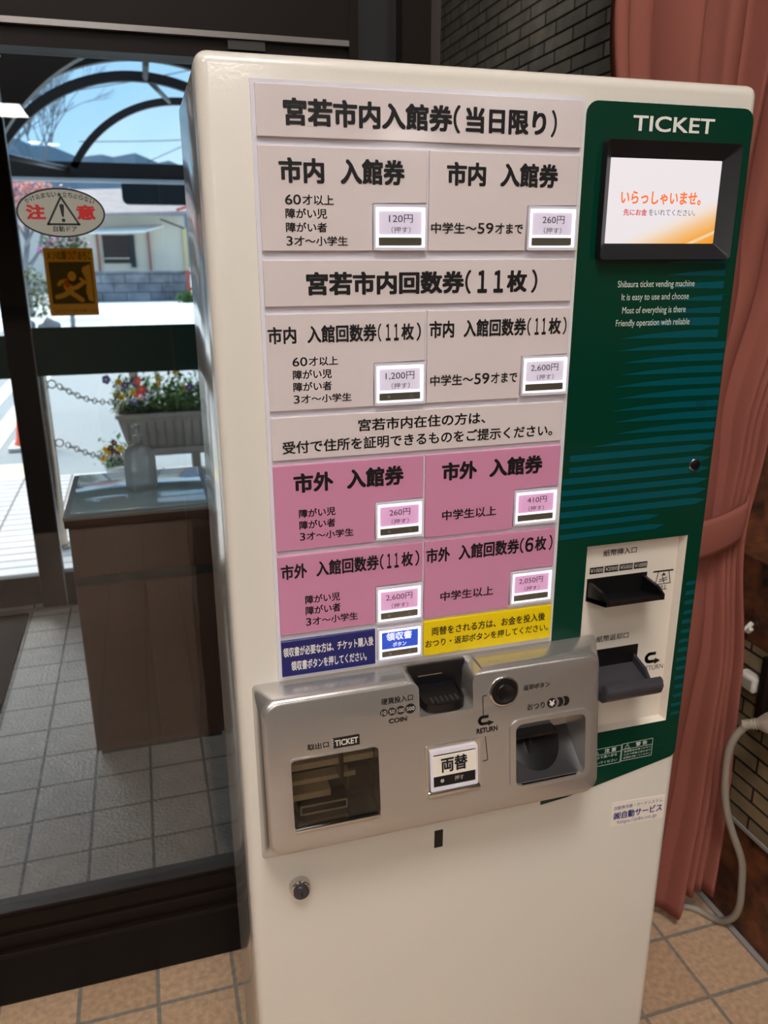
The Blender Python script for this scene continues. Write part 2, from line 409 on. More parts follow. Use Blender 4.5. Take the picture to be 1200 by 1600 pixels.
GLASS = glass_mat('window_glass'); FLAP = glass_mat('smoked_flap', (0.82, 0.80, 0.77), 1.4); CLEAR = glass_mat('thin_clear', (0.97, 0.97, 0.99))
ROOFSHEET = D.materials.new('canopy_sheet'); ROOFSHEET.use_nodes = True; q_ = ROOFSHEET.node_tree; q_.nodes.clear()
q_.links.new(q_.nodes.new('ShaderNodeBsdfTransparent').outputs[0], q_.nodes.new('ShaderNodeOutputMaterial').inputs[0]); q_.nodes['Transparent BSDF'].inputs[0].default_value = (.86, .93, .97, 1)
BOTTLE = frosted_mat('frosted_bottle', '#eef4f4', 0.7, .3, .62)
POSTER = frosted_mat('yellow_film', '#ffbe10', 0.97, 0.4, .8)
def filter_mat(name, tint):
    m = D.materials.new(name); m.use_nodes = True; n = m.node_tree; n.nodes.clear()
    t = n.nodes.new('ShaderNodeBsdfTransparent'); t.inputs[0].default_value = (*tint, 1); n.links.new(t.outputs[0], n.nodes.new('ShaderNodeOutputMaterial').inputs[0]); return m
POSTERD = filter_mat('dark_film', (.40, .46, .6)); POSTERT = filter_mat('dark_film_print', (.16, .2, .4)); POSTERR = filter_mat('red_film', (.85, .28, .3))

def screen_nodes():
    """pale screen picture with an orange sweep in the lower right corner"""
    m = M['screen']; n = m.node_tree.nodes; b = n['Principled BSDF']; lk = m.node_tree.links.new
    t = n.new('ShaderNodeTexCoord'); s = n.new('ShaderNodeSeparateXYZ'); lk(t.outputs['Object'], s.inputs[0])
    def ma(op, a, bb):
        q = n.new('ShaderNodeMath'); q.operation = op
        for i, v in enumerate((a, bb)):
            if isinstance(v, (int, float)): q.inputs[i].default_value = v
            else: lk(v, q.inputs[i])
        return q.outputs[0]
    u = ma('DIVIDE', ma('SUBTRACT', s.outputs['X'], 0.421), 0.140); v = ma('DIVIDE', ma('SUBTRACT', s.outputs['Z'], 1.4135), 0.087)
    d = ma('SUBTRACT', ma('MULTIPLY', u, 0.62), v)
    r = n.new('ShaderNodeValToRGB'); e = r.color_ramp.elements
    e[0].position = 0.05; e[0].color = lin('#f6eef0'); e[1].position = 0.62; e[1].color = lin('#ff9a1c')
    for p, c in ((0.14, '#fbe9da'), (0.30, '#fdc98a'), (0.44, '#ffae4a'), (0.47, '#ffe7bd'), (0.50, '#ffb04a')):
        q = e.new(p); q.color = lin(c)
    lk(d, r.inputs[0]); lk(r.outputs[0], b.inputs['Emission Color']); b.inputs['Emission Strength'].default_value = 0.92
screen_nodes()

M['brick'] = brick_mat('border_brick', '#cfc6b4', '#b3aea6', '#2c241d', 0.155, 0.0352, 0.003, 'YZ', (0.02, 0.27), 0.35, 1.0, 0.4, (14, 0.5, 90, 0.25))
M['brickl'] = brick_mat('lower_border_brick', '#8f7b5c', '#7b6a52', '#2a2220', 0.155, 0.0352, 0.003, 'YZ', (0.06, 0.254), 0.45, 1.0, 0.4, (14, 0.5, 90, 0.25))
M['floortile'] = brick_mat('terracotta_tile', '#c3a283', '#b89778', '#857c72', 0.15, 0.15, 0.0042, 'XY', (-0.002, 0.026), 0.42, 0.5, 0.0, (85, 0.4, 170, 0.45))
M['lobbytile'] = brick_mat('grey_relief_tile', '#d2cec8', '#c9c5bf', '#827c75', 0.15, 0.15, 0.004, 'XY', (-0.002, 0.072), 0.27, 0.6, 0.0, (20, 0.2, 110, 1.0, .007), .9)
M['paving'] = brick_mat('pale_paving', '#c9c7c6', '#bebcbb', '#6f6d6c', 0.30, 0.10, 0.008, 'XY', (0.0, 0.0), 0.7, 0.3, 0.0, (10, 0.15, 120, 0.2))

# ------------------------------------------------------------------ the room
def struct(o, label): return tag(o, label, None, None, 'structure')
WY = 0.56                                        # inner face of the entrance glazing
CH = 4.2                                         # ceiling height of the hall
struct(box('floor', -8, 8, -26, WY + 0.02, -0.05, 0, M['floortile']), 'terracotta coloured square floor tiles with grey grout')
dark_cover = mat('dark_brown_cover', '#3a2a22', 0.95)
struct(box('floor_darkener', -7.9, 7.9, -25.9, -2.4, 0, .006, dark_cover), 'dark brown sheet added over the unseen hall floor to dim its reflection')  # added sheet, darkens what the glass mirrors and cuts warm bounce
struct(box('ceiling', -8, 8, -26, 0.63, CH, CH + .08, M['ceiling']), 'plain ceiling of the hall')
struct(box('wall_left', -8.1, -8, -26, 0.7, 0, CH, M['plaster']), 'plain side wall of the hall')
struct(box('wall_back', -8, 8, -26.1, -26, 0, CH, M['plaster']), 'plain far wall of the hall')
struct(box('wall_right', 8, 8.1, -26, 3.0, 0, CH, M['plaster']), 'plain side wall behind the brick pier')
struct(box('wall_front', -8, .42, WY, 0.63, 2.70, CH, M['plaster']), 'plain wall above the entrance glazing')
struct(box('ceiling_recess', .42, 8, 0.63, 2.55, CH, CH + .08, M['darkwall']), 'dark soffit of the recess')

# glazed entrance screen
win = tag(thing('window_1', (-1.0, WY + 0.03, 0), 'dark bronze glazed screen behind the ticket machine', None), 'dark bronze glazed screen beside and behind the ticket machine', None, None, 'structure')
bm = bmesh.new()
add_box(bm, -8, 0.42, WY, WY + 0.06, 0, 0.118, 0.002); from_bm('kick_plate', bm, M['blackbase'], win)
bm = bmesh.new(); add_box(bm, -8, 0.42, WY - 0.006, WY + 0.062, 0.118, 0.128, 0.002); add_box(bm, -8, 0.42, WY + 0.008, WY + 0.06, 0.128, 0.158, 0.002)
from_bm('sill', bm, M['bronze'], win)
bm = bmesh.new(); add_box(bm, -8, 0.42, WY + 0.016, WY + 0.06, 0.158, 0.205, 0.002); add_box(bm, -8, 0.42, WY + 0.012, WY + 0.02, 0.190, 0.196)
from_bm('bottom_rail', bm, M['bronze'], win)
bm = bmesh.new(); add_box(bm, -8, 0.285, WY - .002, WY + 0.07, 1.722, 2.70); from_bm('header_panel', bm, M['bronze'], win)
bm = bmesh.new(); add_box(bm, -8, 0.285, WY - 0.004, WY + 0.01, 1.714, 1.722); add_box(bm, -8, 0.285, WY + 0.012, WY + 0.03, 1.696, 1.702); from_bm('header_trim', bm, M['greytrim'], win)
box('head_rail', -8, 0.285, WY + 0.006, WY + 0.06, 1.688, 1.716, M['bronze'], win)
box('post', 0.285, 0.300, WY - 0.004, WY + 0.06, 0.2, CH, M['bronze'], win)
box('corner_post', 0.372, 0.42, WY - 0.004, WY + 0.07, 0.2, CH, M['bronze'], win)
box('transom_pane', 0.300, 0.372, WY + 0.03, WY + 0.038, 1.0, CH, M['dark'], win)
box('pane', -8, 0.285, WY + 0.03, WY + 0.038, 0.2, 1.70, GLASS, win)
tagp = box('label_plate', 0.098, 0.154, WY - 0.001, WY, 1.700, 1.7125, mat('label_grey', '#2b2826', 0.5), win)

# entrance lobby beyond the glass
struct(box('floor_lobby', -4, 0.46, WY + 0.02, 2.62, -0.05, 0, M['lobbytile']), 'grey embossed square tiles of the entrance lobby')
struct(box('ceiling_lobby', -4, 0.46, 0.63, 2.62, 2.45, 2.55, M['darkwall']), 'dark soffit over the entrance lobby')
struct(box('wall_lobby_right', 0.43, 0.46, WY + 0.06, 2.62, 0, CH, M['darkwall']), 'dark return wall of the lobby')
struct(box('wall_lobby_left', -4.1, -4, WY + .07, 2.62, 0, 2.75, M['darkwall']), 'dark far side wall of the lobby')

door = tag(thing('door_1', (-0.5, 2.55, 0), 'outer automatic glass door', None), 'outer dark bronze automatic door with glass leaves and green band', None, None, 'structure')
DY = 2.55
bm = bmesh.new()
add_box(bm, -0.562, -0.466, DY, DY + 0.05, 0, 2.45, 0.003); from_bm('stile', bm, M['bronze'], door)
box('stile_edge', -0.468, -0.4635, DY - 0.002, DY + 0.02, 0, 2.45, M['greytrim'], door)
box('bottom_rail', -0.466, 0.43, DY, DY + 0.05, 0, 0.150, M['bronze'], door)
box('bottom_rail', -2.0, -0.562, DY + 0.05, DY + 0.09, 0, 0.128, M['bronze'], door)
box('sill_edge', -2.0, -0.44, DY - 0.03, DY - 0.012, 0, 0.012, M['greytrim'], door)
box('top_rail', -2.0, 0.43, DY, DY + 0.05, 2.25, 2.45, M['bronze'], door)
box('pane', -0.466, 0.43, DY + 0.02, DY + 0.028, 0.15, 2.25, GLASS, door)
box('pane', -2.0, -0.562, DY + 0.06, DY + 0.068, 0.128, 2.25, GLASS, door)
box('band', -0.4635, 0.43, DY + 0.017, DY + 0.0195, 0.965, 1.150, M['band'], door)
box('band', -2.0, -0.562, DY + 0.057, DY + 0.0595, 0.955, 1.120, M['band'], door)
box('side_panel', -4, -2.0, DY, DY + 0.05, 0, 2.45, M['bronze'], door)

# brick walls to the right
struct(box('wall_brick', 1.055, 1.16, 0.64, 2.45, 0.0, CH, M['brick']), 'tall wall of narrow grey brown border bricks above the machine')
struct(box('wall_recess', 0.46, 8, 2.45, 2.55, 0, CH, M['darkwall']), 'dark end wall of the recess')
struct(box('column_recess', 0.90, 1.06, 2.30, 2.45, 0, CH, M['darkwall']), 'dark column at the far end of the bricks')
struct(box('floor_recess', 0.42, 8, WY + 0.02, 2.5, -0.05, 0, M['floortile']), 'floor of the recess behind the curtain')
struct(box('wall_stone', 1.056, 8, 0.475, 0.64, 0.0, CH, M['stone']), 'mottled rust brown stone wall beyond the curtain')
pier = tag(thing('wall_pier', (1.3, 0.0, 0), 'low pier', None), 'low brick pier with dark stone base and ledge beside the curtain', None, None, 'structure')
box('stone_base', 1.058, 2.2, -1.4, 0.470, 0, 0.250, M['stone'], pier)
box('grout_line', 1.052, 2.2, -1.4, 0.470, 0.250, 0.258, M['grout'], pier)
box('brickwork', 1.055, 2.2, -1.4, 0.470, 0.258, 0.658, M['brickl'], pier)
box('stone_ledge', 1.055, 2.2, -1.4, 0.470, 0.658, 0.832, M['stone'], pier)
struct(box('trim_1', 1.045, 1.057, -1.4, 0.475, 0, 0.006, M['grout']), 'grey grout line along the foot of the pier')

# ceiling lights of the hall
def ceiling_light(x, y, hx, hy, place):
    t = thing('ceiling_light', (x, y, CH), 'rectangular recessed ceiling light panel ' + place, 'ceiling light', 'ceiling lights of the hall')
    ring('frame', [(x - hx - .03, y - hy - .03), (x + hx + .03, y - hy - .03), (x + hx + .03, y + hy + .03), (x - hx - .03, y + hy + .03)], [(x - hx, y - hy), (x + hx, y - hy), (x + hx, y + hy), (x - hx, y + hy)], 0, .02, M['lampframe'], t)
    for v in t.children[0].data.vertices: v.co = Vector((v.co.x, v.co.z, CH - .018 + v.co.y))
    box('diffuser', x - hx, x + hx, y - hy, y + hy, CH - .012, CH - .001, M['lamp'], t)
for x, y, hx, hy, p in ((-.25, -1.75, .52, .52, 'right before the machine'), (-2.3, -3.6, .45, .45, 'added as fill light to the left of the machine'), (-2.29, -11.33, .65, .65, 'third in the left row'), (-2.52, -16.7, .65, .80, 'farthest in the left row'),  # second panel on this line is an added fill lamp
                        (-.3, -6.2, .50, .50, 'added as fill light farther before the machine'), (5.72, -11.5, .65, .65, 'nearer one in the right row'), (6.43, -19.0, .65, .65, 'farther one in the right row')):  # first panel here is likewise added, to fill the machine front
    ceiling_light(x, y, hx, hy, p)
for x, y, p in ((-2.18, -21.45, 'left one of the far pair'), (-1.76, -21.7, 'right one of the far pair')):
    t = thing('downlight', (x, y, CH), 'small round ceiling downlight, ' + p, 'downlight', 'downlights of the hall')
    lathe('trim_ring', [(.19, CH - .010), (.19, CH)], x, y, M['lampframe'], t); lathe('diffuser', [(.145, CH - .014), (.155, CH - .010)], x, y, M['lamp'], t)

# ------------------------------------------------------------------ ticket machine
tm = thing('ticket_machine', (0.3, 0.145, 0), 'tall cream ticket vending machine with price panels and green side board', 'ticket machine')
ZT = 1.577
# front door of the cabinet with rounded edges, carved for the bill recess
bm = bmesh.new(); add_box(bm, 0, 0.60, 0, 0.036, 0.04, ZT)
bmesh.ops.bevel(bm, geom=[e_ for e_ in bm.edges if min(v.co.y for v in e_.verts) < 0.001 or abs(e_.verts[0].co.y - e_.verts[1].co.y) > 0.01], offset=0.012, segments=5, profile=0.5, affect='EDGES')
front = from_bm('front_door', bm, M['cream'], tm, angle=40)
BX0, BX1, BZ0, BZ1, BY = 0.4305, 0.5735, 0.7965, 1.0645, 0.010
cut(front, [box('c', BX0, BX1, -0.02, BY, BZ0, BZ1, None)])
bm = bmesh.new(); add_box(bm, 0.002, 0.598, 0.040, 0.29, 0.03, ZT - 0.003, 0.004)
from_bm('cabinet_body', bm, M['side'], tm, angle=40)
box('door_seam', 0.006, 0.594, 0.035, 0.041, 0.05, ZT - 0.008, M['seam'], tm)
box('plinth', 0.02, 0.58, 0.02, 0.28, 0, 0.04, M['seam'], tm)

# menu board: a clear backing with one panel per row
PY, TY = -0.0055, -0.0059
box('board_frame', 0.0475, 0.3872, -0.0022, 0.001, 0.9465, 1.5545, M['acrylic'], tm)
def panel(x0, x1, z0, z1, material, notch=None):
    """menu panel; notch=(x, z) clears the lower right corner for its button"""
    pts = [(x0, z0), (x1, z0), (x1, z1), (x0, z1)]
    if notch: pts = [(x0, z0), (notch[0], z0), (notch[0], notch[1]), (x1, notch[1]), (x1, z1), (x0, z1)]
    name = 'menu_panel'
    bm = bmesh.new(); add_plate(bm, pts, PY, -0.002)
    bmesh.ops.bevel(bm, geom=[e_ for e_ in bm.edges if all(v.co.y < PY + 1e-5 for v in e_.verts)], offset=0.0006, segments=1, affect='EDGES')
    return from_bm(name, bm, material, tm)
K = M['ink']; XL, XM0, XM1, XR = 0.0515, 0.2165, 0.2190, 0.3832
B1, B2, B3 = 0.042, 0.022, 0.032           # heavy, medium and narrow heading print
def small_row(l, *a): l.row(*a)
p = panel(XL, XR, 1.5065, 1.5505, M['board']); tag(p, 'wide white header panel, topmost of the board')
Letters().word([('宮若市内入館券', .0773, .2409), ('（', .2432, .2495), ('当日限り', .2566, .3415), ('）', .3485, .3539)], 1.5172, 1.5390, TY, B1).build(K, p)
p = panel(XL, XM0, 1.4065, 1.4995, M['board'], (0.1600, 1.4515)); tag(p, 'white panel with four small lines beside the 120 yen button')
l = Letters().word([('市内', .0710, .1124), ('入館券', .1298, .1926)], 1.4680, 1.4887, TY, B1)
for s, x1, zb, zt in (('60才以上', .1217, 1.4485, 1.4572), ('障がい児', .1149, 1.4362, 1.4450), ('障がい者', .1145, 1.4238, 1.4325), ('3才～小学生', .1350, 1.4116, 1.4200)): small_row(l, s, 0.0750, x1, zb, zt)
l.build(K, p)
p = panel(XM1, XR, 1.4065, 1.4995, M['board'], (0.3255, 1.4515)); tag(p, 'white panel with one small line beside the upper 260 yen button')
Letters().word([('市内', .2378, .2780), ('入館券', .2955, .3585)], 1.4688, 1.4893, TY, B1).row('中学生～59才まで', .2215, .3219, 1.4233, 1.4334).build(K, p)
p = panel(XL, XR, 1.3548, 1.3983, M['board']); tag(p, 'wide white header panel above the 1,200 yen row')
Letters().word([('宮若市内回数券', .0936, .2574), ('（', .2599, .2655), ('１１', .2740, .3016), ('枚', .3074, .3289), ('）', .3355, .3414)], 1.3658, 1.3865, TY, B1).build(K, p)
p = panel(XL, XM0, 1.2520, 1.3480, M['board'], (0.1600, 1.2975)); tag(p, 'white panel with four small lines beside the 1,200 yen button')
l = Letters().word([('市内', .0530, .0805), ('入館回数券', .0924, .1636), ('（', .1653, .1687), ('１１', .1739, .1873), ('枚', .1907, .2036), ('）', .2071, .2114)], 1.3196, 1.3355, TY, B3)
for s, x1, zb, zt in (('60才以上', .1226, 1.2968, 1.3055), ('障がい児', .1159, 1.2838, 1.2928), ('障がい者', .1156, 1.2715, 1.2805), ('3才～小学生', .1362, 1.2594, 1.2675)): small_row(l, s, 0.0762, x1, zb, zt)
l.build(K, p)
p = panel(XM1, XR, 1.2520, 1.3480, M['board'], (0.3265, 1.2985)); tag(p, 'white panel with one small line beside the lit 2,600 yen button')
Letters().word([('市内', .2214, .2480), ('入館回数券', .2596, .3310), ('（', .3329, .3367), ('１１', .3420, .3549), ('枚', .3587, .3727), ('）', .3758, .3798)], 1.3206, 1.3373, TY, B3).row('中学生～59才まで', .2229, .3234, 1.2700, 1.2812).build(K, p)
p = panel(XL, XR - .001, 1.2006, 1.2456, M['board']); tag(p, 'white two line notice panel above the pink rows')
Letters().add('宮若市内在住の方は、', .1435, .2874, 1.2266, 1.2392, TY, B2).add('受付で住所を証明できるものをご提示ください。', .0626, .3703, 1.2076, 1.2204, TY, B2).build(K, p)
p = panel(XL, XM0, 1.1010, 1.1950, M['pink'], (0.1602, 1.1475)); tag(p, 'upper left pink panel beside the 260 yen button')
l = Letters().word([('市外', .0732, .1141), ('入館券', .1305, .1928)], 1.1654, 1.1852, TY, B1)
for s, x1, zb, zt in (('障がい児', .1164, 1.1371, 1.1463), ('障がい者', .1161, 1.1241, 1.1334), ('3才～小学生', .1361, 1.1115, 1.1200)): small_row(l, s, .0770, x1, zb, zt)
l.build(K, p)
p = panel(XM1, XR, 1.0995, 1.1950, M['pink'], (0.3260, 1.1475)); tag(p, 'upper right pink panel beside the 410 yen button')
Letters().word([('市外', .2388, .2789), ('入館券', .2956, .3598)], 1.1650, 1.1845, TY, B1).add('中学生以上', .2393, .3049, 1.1185, 1.1298, TY, B2).build(K, p)
p = panel(XL, XM0, 1.0020, 1.0950, M['pink'], (0.1602, 1.0480)); tag(p, 'lower left pink panel above the navy sign')
l = Letters().word([('市外', .0553, .0830), ('入館回数券', .0940, .1644), ('（', .1662, .1703), ('１１', .1746, .1878), ('枚', .1916, .2045), ('）', .2078, .2122)], 1.0686, 1.0851, TY, B3)
for s, x1, zb, zt in (('障がい児', .1194, 1.0370, 1.0468), ('障がい者', .1198, 1.0237, 1.0337), ('3才～小学生', .1396, 1.0108, 1.0198)): small_row(l, s, .0804, x1, zb, zt)
l.build(K, p)
p = panel(XM1, XR, 0.9995, 1.0950, M['pink'], (0.3262, 1.0475)); tag(p, 'lower right pink panel above the yellow sign')
Letters().word([('市外', .2212, .2492), ('入館回数券', .2606, .3360), ('（', .3375, .3422), ('６', .3447, .3544), ('枚', .3573, .3713), ('）', .3755, .3797)], 1.0690, 1.0860, TY, B3).add('中学生以上', .2392, .3052, 1.0195, 1.0308, TY, B2).build(K, p)
p = panel(XL, 0.1602, 0.9508, 0.9945, M['navy']); tag(p, 'navy sign with white words below the pink panels'); p.name = 'notice_sign'
Letters().add('領収書が必要な方は、チケット購入後', .0535, .1576, .9755, .9868, TY, B2).add('領収書ボタンを押してください。', .0618, .1493, .9576, .9692, TY, B2).build(M['whiteink'], p)
p = panel(XM1, 0.3848, 0.9510, 0.9958, M['yellow']); tag(p, 'yellow sign with black words above the silver coin unit'); p.name = 'notice_sign'
Letters().add('両替をされる方は、お金を投入後', .2288, .3762, .9765, .9863, TY, B2 * .8).add('おつり・返却ボタンを押してください。', .2214, .3814, .9624, .9712, TY, B2 * .8, ref='お').build(K, p)

def ticket_button(x0, x1, z0, z1, label, lines, kind='white', mark=False):
    w_, h = x1 - x0, z1 - z0
    f = lambda a, b, c, d, r=0.0008: rrect(x0 + a * w_, x0 + b * w_, z0 + c * h, z0 + d * h, r, 2)
    rim = ring('ticket_button', f(0, 1, 0, 1, .0015), f(.04, .96, .06, .94), -0.0075, -0.002, M['acrylic'], tm); tag(rim, label)
    ring('lamp_frame', f(.045, .955, .065, .935), f(.095, .905, .10, .86), -0.0066, -0.003, M['lit'], rim)
    plate('label_card', f(.095, .905, .345, .87), -0.0058, -0.004, M[{'white': 'card', 'pink': 'pinkcard', 'blue': 'bluecard'}[kind]], rim)
    plate('lit_bar', f(.09, .91, .285, .345), -0.0062, -0.004, M['lit'], rim)
    plate('push_strip', f(.10, .90, .115, .285), -0.0064, -0.004, M['strip'], rim)
    l = Letters()
    for s, a, b, c, d, bold in lines: l.add(s, x0 + a * w_, x0 + b * w_, z0 + c * h, z0 + d * h, -0.00625, bold)
    l.build(M['litink'] if kind == 'blue' else M['grayink'], rim)
    if mark:
        l = Letters(); l.poly(circle(x0 + .28 * w_, z0 + .20 * h, .0018, 12), -0.0068).build(M['dimink'], rim, 'dot_print'); l = Letters()
        a, b, c = x0 + .72 * w_, z0 + .20 * h, .0018
        l.line((a - c, b - c), (a + c, b + c), .0005, -0.0068).line((a - c, b + c), (a + c, b - c), .0005, -0.0069)
        l.build(M['dimink'], rim, 'cross_print')
    plate('clear_cap', f(.045, .955, .065, .935), -0.0078, -0.0073, CLEAR, rim)
pr = lambda s, a, b: [(s, a, b, .62, .765, .004), ('（押す）', .335, .69, .385, .52, .0)]
ticket_button(.1610, .2168, 1.4070, 1.4500, '120 yen button', pr('120円', .29, .73))
ticket_button(.3268, .3842, 1.4070, 1.4505, 'upper 260 yen button on white panel', pr('260円', .30, .74))
ticket_button(.1608, .2170, 1.2525, 1.2965, '1,200 yen button', pr('1,200円', .22, .78), mark=True)
ticket_button(.3280, .3855, 1.2545, 1.2978, '2,600 yen button on white panel', pr('2,600円', .20, .78))
ticket_button(.1610, .2168, 1.1030, 1.1466, '260 yen button on pink panel', pr('260円', .29, .72), 'pink', True)
ticket_button(.3268, .3832, 1.1030, 1.1456, '410 yen button', pr('410円', .30, .74), 'pink')
ticket_button(.1612, .2166, 1.0010, 1.0463, '2,600 yen button on pink panel', pr('2,600円', .21, .78), 'pink', True)
ticket_button(.3272, .3834, 1.0020, 1.0452, '2,050 yen button', pr('2,050円', .20, .76), 'pink')
ticket_button(.1625, .2170, .9530, .9950, 'blue receipt button', [('領収書', .20, .76, .60, .83, .028), ('ボタン', .34, .64, .40, .53, .02)], 'blue', True)

# green board on the right
GY = -0.0012
gp = [(0.39, 0.70), (0.4285, 0.7035)]
for k in range(6): a = math.radians(-72 + 72 * k / 5); gp.append((0.584 + 0.0108 * math.cos(a), 0.748 + 0.0108 * math.sin(a) - 0.002))
gp += [(x, z) for x, z in rrect(0.39, 0.5948, 0.75, 1.5525, (0, 0, .013, .013), 5) if z > 0.8]
board = plate('green_board', gp, GY, 0.0, M['green'], tm); tag(board, 'dark green printed board with teal streaks')
cut(board, [box('c', BX0, BX1, -0.02, 0.02, BZ0, BZ1, None)])
z = 1.392; rnd = random.Random(3)
while z > 0.80:
    h = 0.0088 + rnd.uniform(-.001, .001)
    if z > 1.335: x0 = 0.500 + rnd.uniform(-.008, .01)
    elif z > 1.19: x0 = 0.452 + rnd.uniform(-.006, .006)
    elif z > 1.175: x0 = 0.425
    elif z > 1.155: x0 = 0.398
    else: x0 = 0.3905
    x1 = 0.5935 - (0.012 if z > 1.3 else 0)
    if z < BZ1 + 0.012:
        if z < 1.0: Letters().poly([(0.5775 + rnd.uniform(0, .004), z), (0.5935, z + .0005), (0.5935, z + h * .7), (0.5775 + rnd.uniform(0, .004), z + h * .6)], GY - .0003).build(M['teal'], board, 'stripe')
        z -= 0.0137; continue
    if z < 1.10: x1 = 0.56 - (1.10 - z) * 1.8 + rnd.uniform(-.02, .02)
    l = Letters()
    if x0 < 0.40: l.poly([(x0, z), (x0, z + h * .8), (x1 - .02, z + h), (x1, z + h * .7), (x1 - .015, z + .0012)], GY - .0003)
    else: l.poly([(x0, z + h * .25), (x0 + .04, z + h * .72), (x0 + .09, z + h), (x1, z + h), (x1, z + .0005)], GY - .0003)
    l.build(M['teal'], board, 'stripe')
    z -= 0.0137
l = Letters().add('TICKET', .4450, .5444, 1.5262, 1.5402, GY - .0005, .018)
l.build(M['whiteink'], board)
l = Letters()
for s, a, b, zz in (('Shibaura ticket vending machine', .4423, .5418, 1.3712), ('It is easy to use and choose', .4485, .5359, 1.3574), ('Most of everything is there', .4507, .5335, 1.3430), ('Friendly operation with reliable', .4439, .5405, 1.3292)):
    l.add(s, a, b, zz - .0032, zz + .0038, GY - .0005, -0.004)
l.build(M['paleink'], board)
l = Letters()
l.frame(.5082, .5558, .7449, .7718, .0006, GY - .0005).line((.5082, .7625), (.5558, .7625), .0006, GY - .0005).build(M['paleink'], board, 'print_frame'); l = Letters()
l.frame(.4500, .5068, .7437, .7708, .0006, GY - .0005).line((.4500, .7612), (.5068, .7612), .0006, GY - .0005)
l.add('警 告', .5295, .5470, .7642, .7704, GY - .0005, .02).add('注 意', .4812, .4990, .7630, .7692, GY - .0005, .02)
l.build(M['paleink'], board, 'print_frame'); l = Letters()
for a, b, c in (((.5120, .7637), (.5200, .7637), (.5160, .7707)), ((.4640, .7630), (.4720, .7630), (.4680, .7700))):
    l.build(M['paleink'], board, 'warning_mark'); l = Letters()
    l.line(a, b, .0005, GY - .0005).line(b, c, .0005, GY - .0005).line(c, a, .0005, GY - .0005)
    l.line((c[0], c[1] - .0025), (c[0], c[1] - .0045), .0006, GY - .0005)
l.add('取出口より奥へ手を', .4540, .5012, .7550, .7592, GY - .0005, .01).add('入れないでください', .4540, .5020, .7465, .7508, GY - .0005, .01)
for k, s in enumerate(('電源電線を傷つけたり', '火災や感電の恐れあり', '故障時は抜いてください')): l.add(s, .5115, .5535, .7574 - k * .0050, .7604 - k * .0050, GY - .0005, .01)
l.build(M['paleink'], board)
# display
disp = ring('display', rrect(.4110, .5768, 1.3975, 1.5158, .004, 3), rrect(.4215, .5600, 1.4140, 1.4995, .001, 3), -0.012, 0.0, M['bezel'], tm, y0i=-0.002); tag(disp, 'black framed lit display screen')
plate('screen', rrect(.4190, .5625, 1.4115, 1.5020, .0005, 1), -0.0016, -0.0003, M['screen'], disp)
Letters().add('いらっしゃいませ。', .4375, .5372, 1.4553, 1.4657, -0.0020, .03).build(M['orangeglow'], disp)
Letters().add('先にお金', .4418, .4706, 1.4427, 1.4492, -0.0020, .022).build(M['redglow'], disp)
Letters().add('をいれてください。', .4730, .5320, 1.4430, 1.4493, -0.0020, .004).build(M['darkglow'], disp)
# speaker holes and lock
l = Letters()
for i in range(3):
    for j in range(3): l.poly(circle(.5640 + i * .0046 + j * .0006, 1.2265 + j * .0048, .0012, 10), GY - .0006)
l.build(M['black'], board, 'speaker_hole')
lk_ = turned('lock', [(.0078, -0.0012), (.0078, -0.0030), (.0066, -0.0035)], .5698, 1.1572, M['chrome'], tm)
turned('lock_core', [(.0064, -0.0030), (.0064, -0.0048), (.0050, -0.0054)], .5698, 1.1572, M['black'], lk_)

# bill recess
s10 = lambda x: -.0666 + .99 * (x + .0666)
z10 = lambda zz: 1.4 + .99 * (zz - 1.4)
ux = lambda x: s10(x); uz = z10
bp_ = box('bill_plate', BX0 + .0002, BX1 - .0002, BY - .0012, BY, BZ0 + .0002, BZ1 - .0002, M['plate'], tm)
ring('recess_edge', [(BX0, BZ0), (BX1, BZ0), (BX1, BZ1), (BX0, BZ1)], [(BX0 + .0015, BZ0 + .004), (BX1 - .005, BZ0 + .004), (BX1 - .005, BZ1 - .0015), (BX0 + .0015, BZ1 - .0015)], -0.0010, BY, M['plate'], bp_, y0i=BY - .0014)
BT = BY - .0016
l = Letters().add('紙幣挿入口', ux(.4652), ux(.5130), uz(1.0412), uz(1.0498), BT, .014).add('BILL', ux(.5501), ux(.5646), uz(.9845), uz(.9908), BT, .02)
l.add('紙幣返却口', ux(.4656), ux(.5134), uz(.9212), uz(.9300), BT, .014).add('RETURN', ux(.5401), ux(.5726), uz(.8672), uz(.8740), BT, .01)
for k in range(4): l.poly([(ux(a), uz(b)) for a, b in ((.4475 + .0213 * k, 1.0190), (.4670 + .0213 * k, 1.0190), (.4670 + .0213 * k, 1.0278), (.4475 + .0213 * k, 1.0278))], BT)
l.build(M['ink'], bp_); l = Letters()
l.line((ux(.5425), uz(1.0113)), (ux(.5706), uz(1.0110)), .0022, BT)
for a, b in (((.5492, 1.011), (.5462, .9930)), ((.5462, .9930), (.5690, .9930)), ((.5690, .9930), (.5650, 1.011)), ((.5520, .9990), (.5630, 1.0015)), ((.5520, .9965), (.5630, .9985)), ((.5560, 1.003), (.5590, .995))): l.line((ux(a[0]), uz(a[1])), (ux(b[0]), uz(b[1])), .0011, BT)
l.poly([(ux(.5540), uz(1.0045)), (ux(.5610), uz(1.0045)), (ux(.5575), uz(1.0090))], BT)
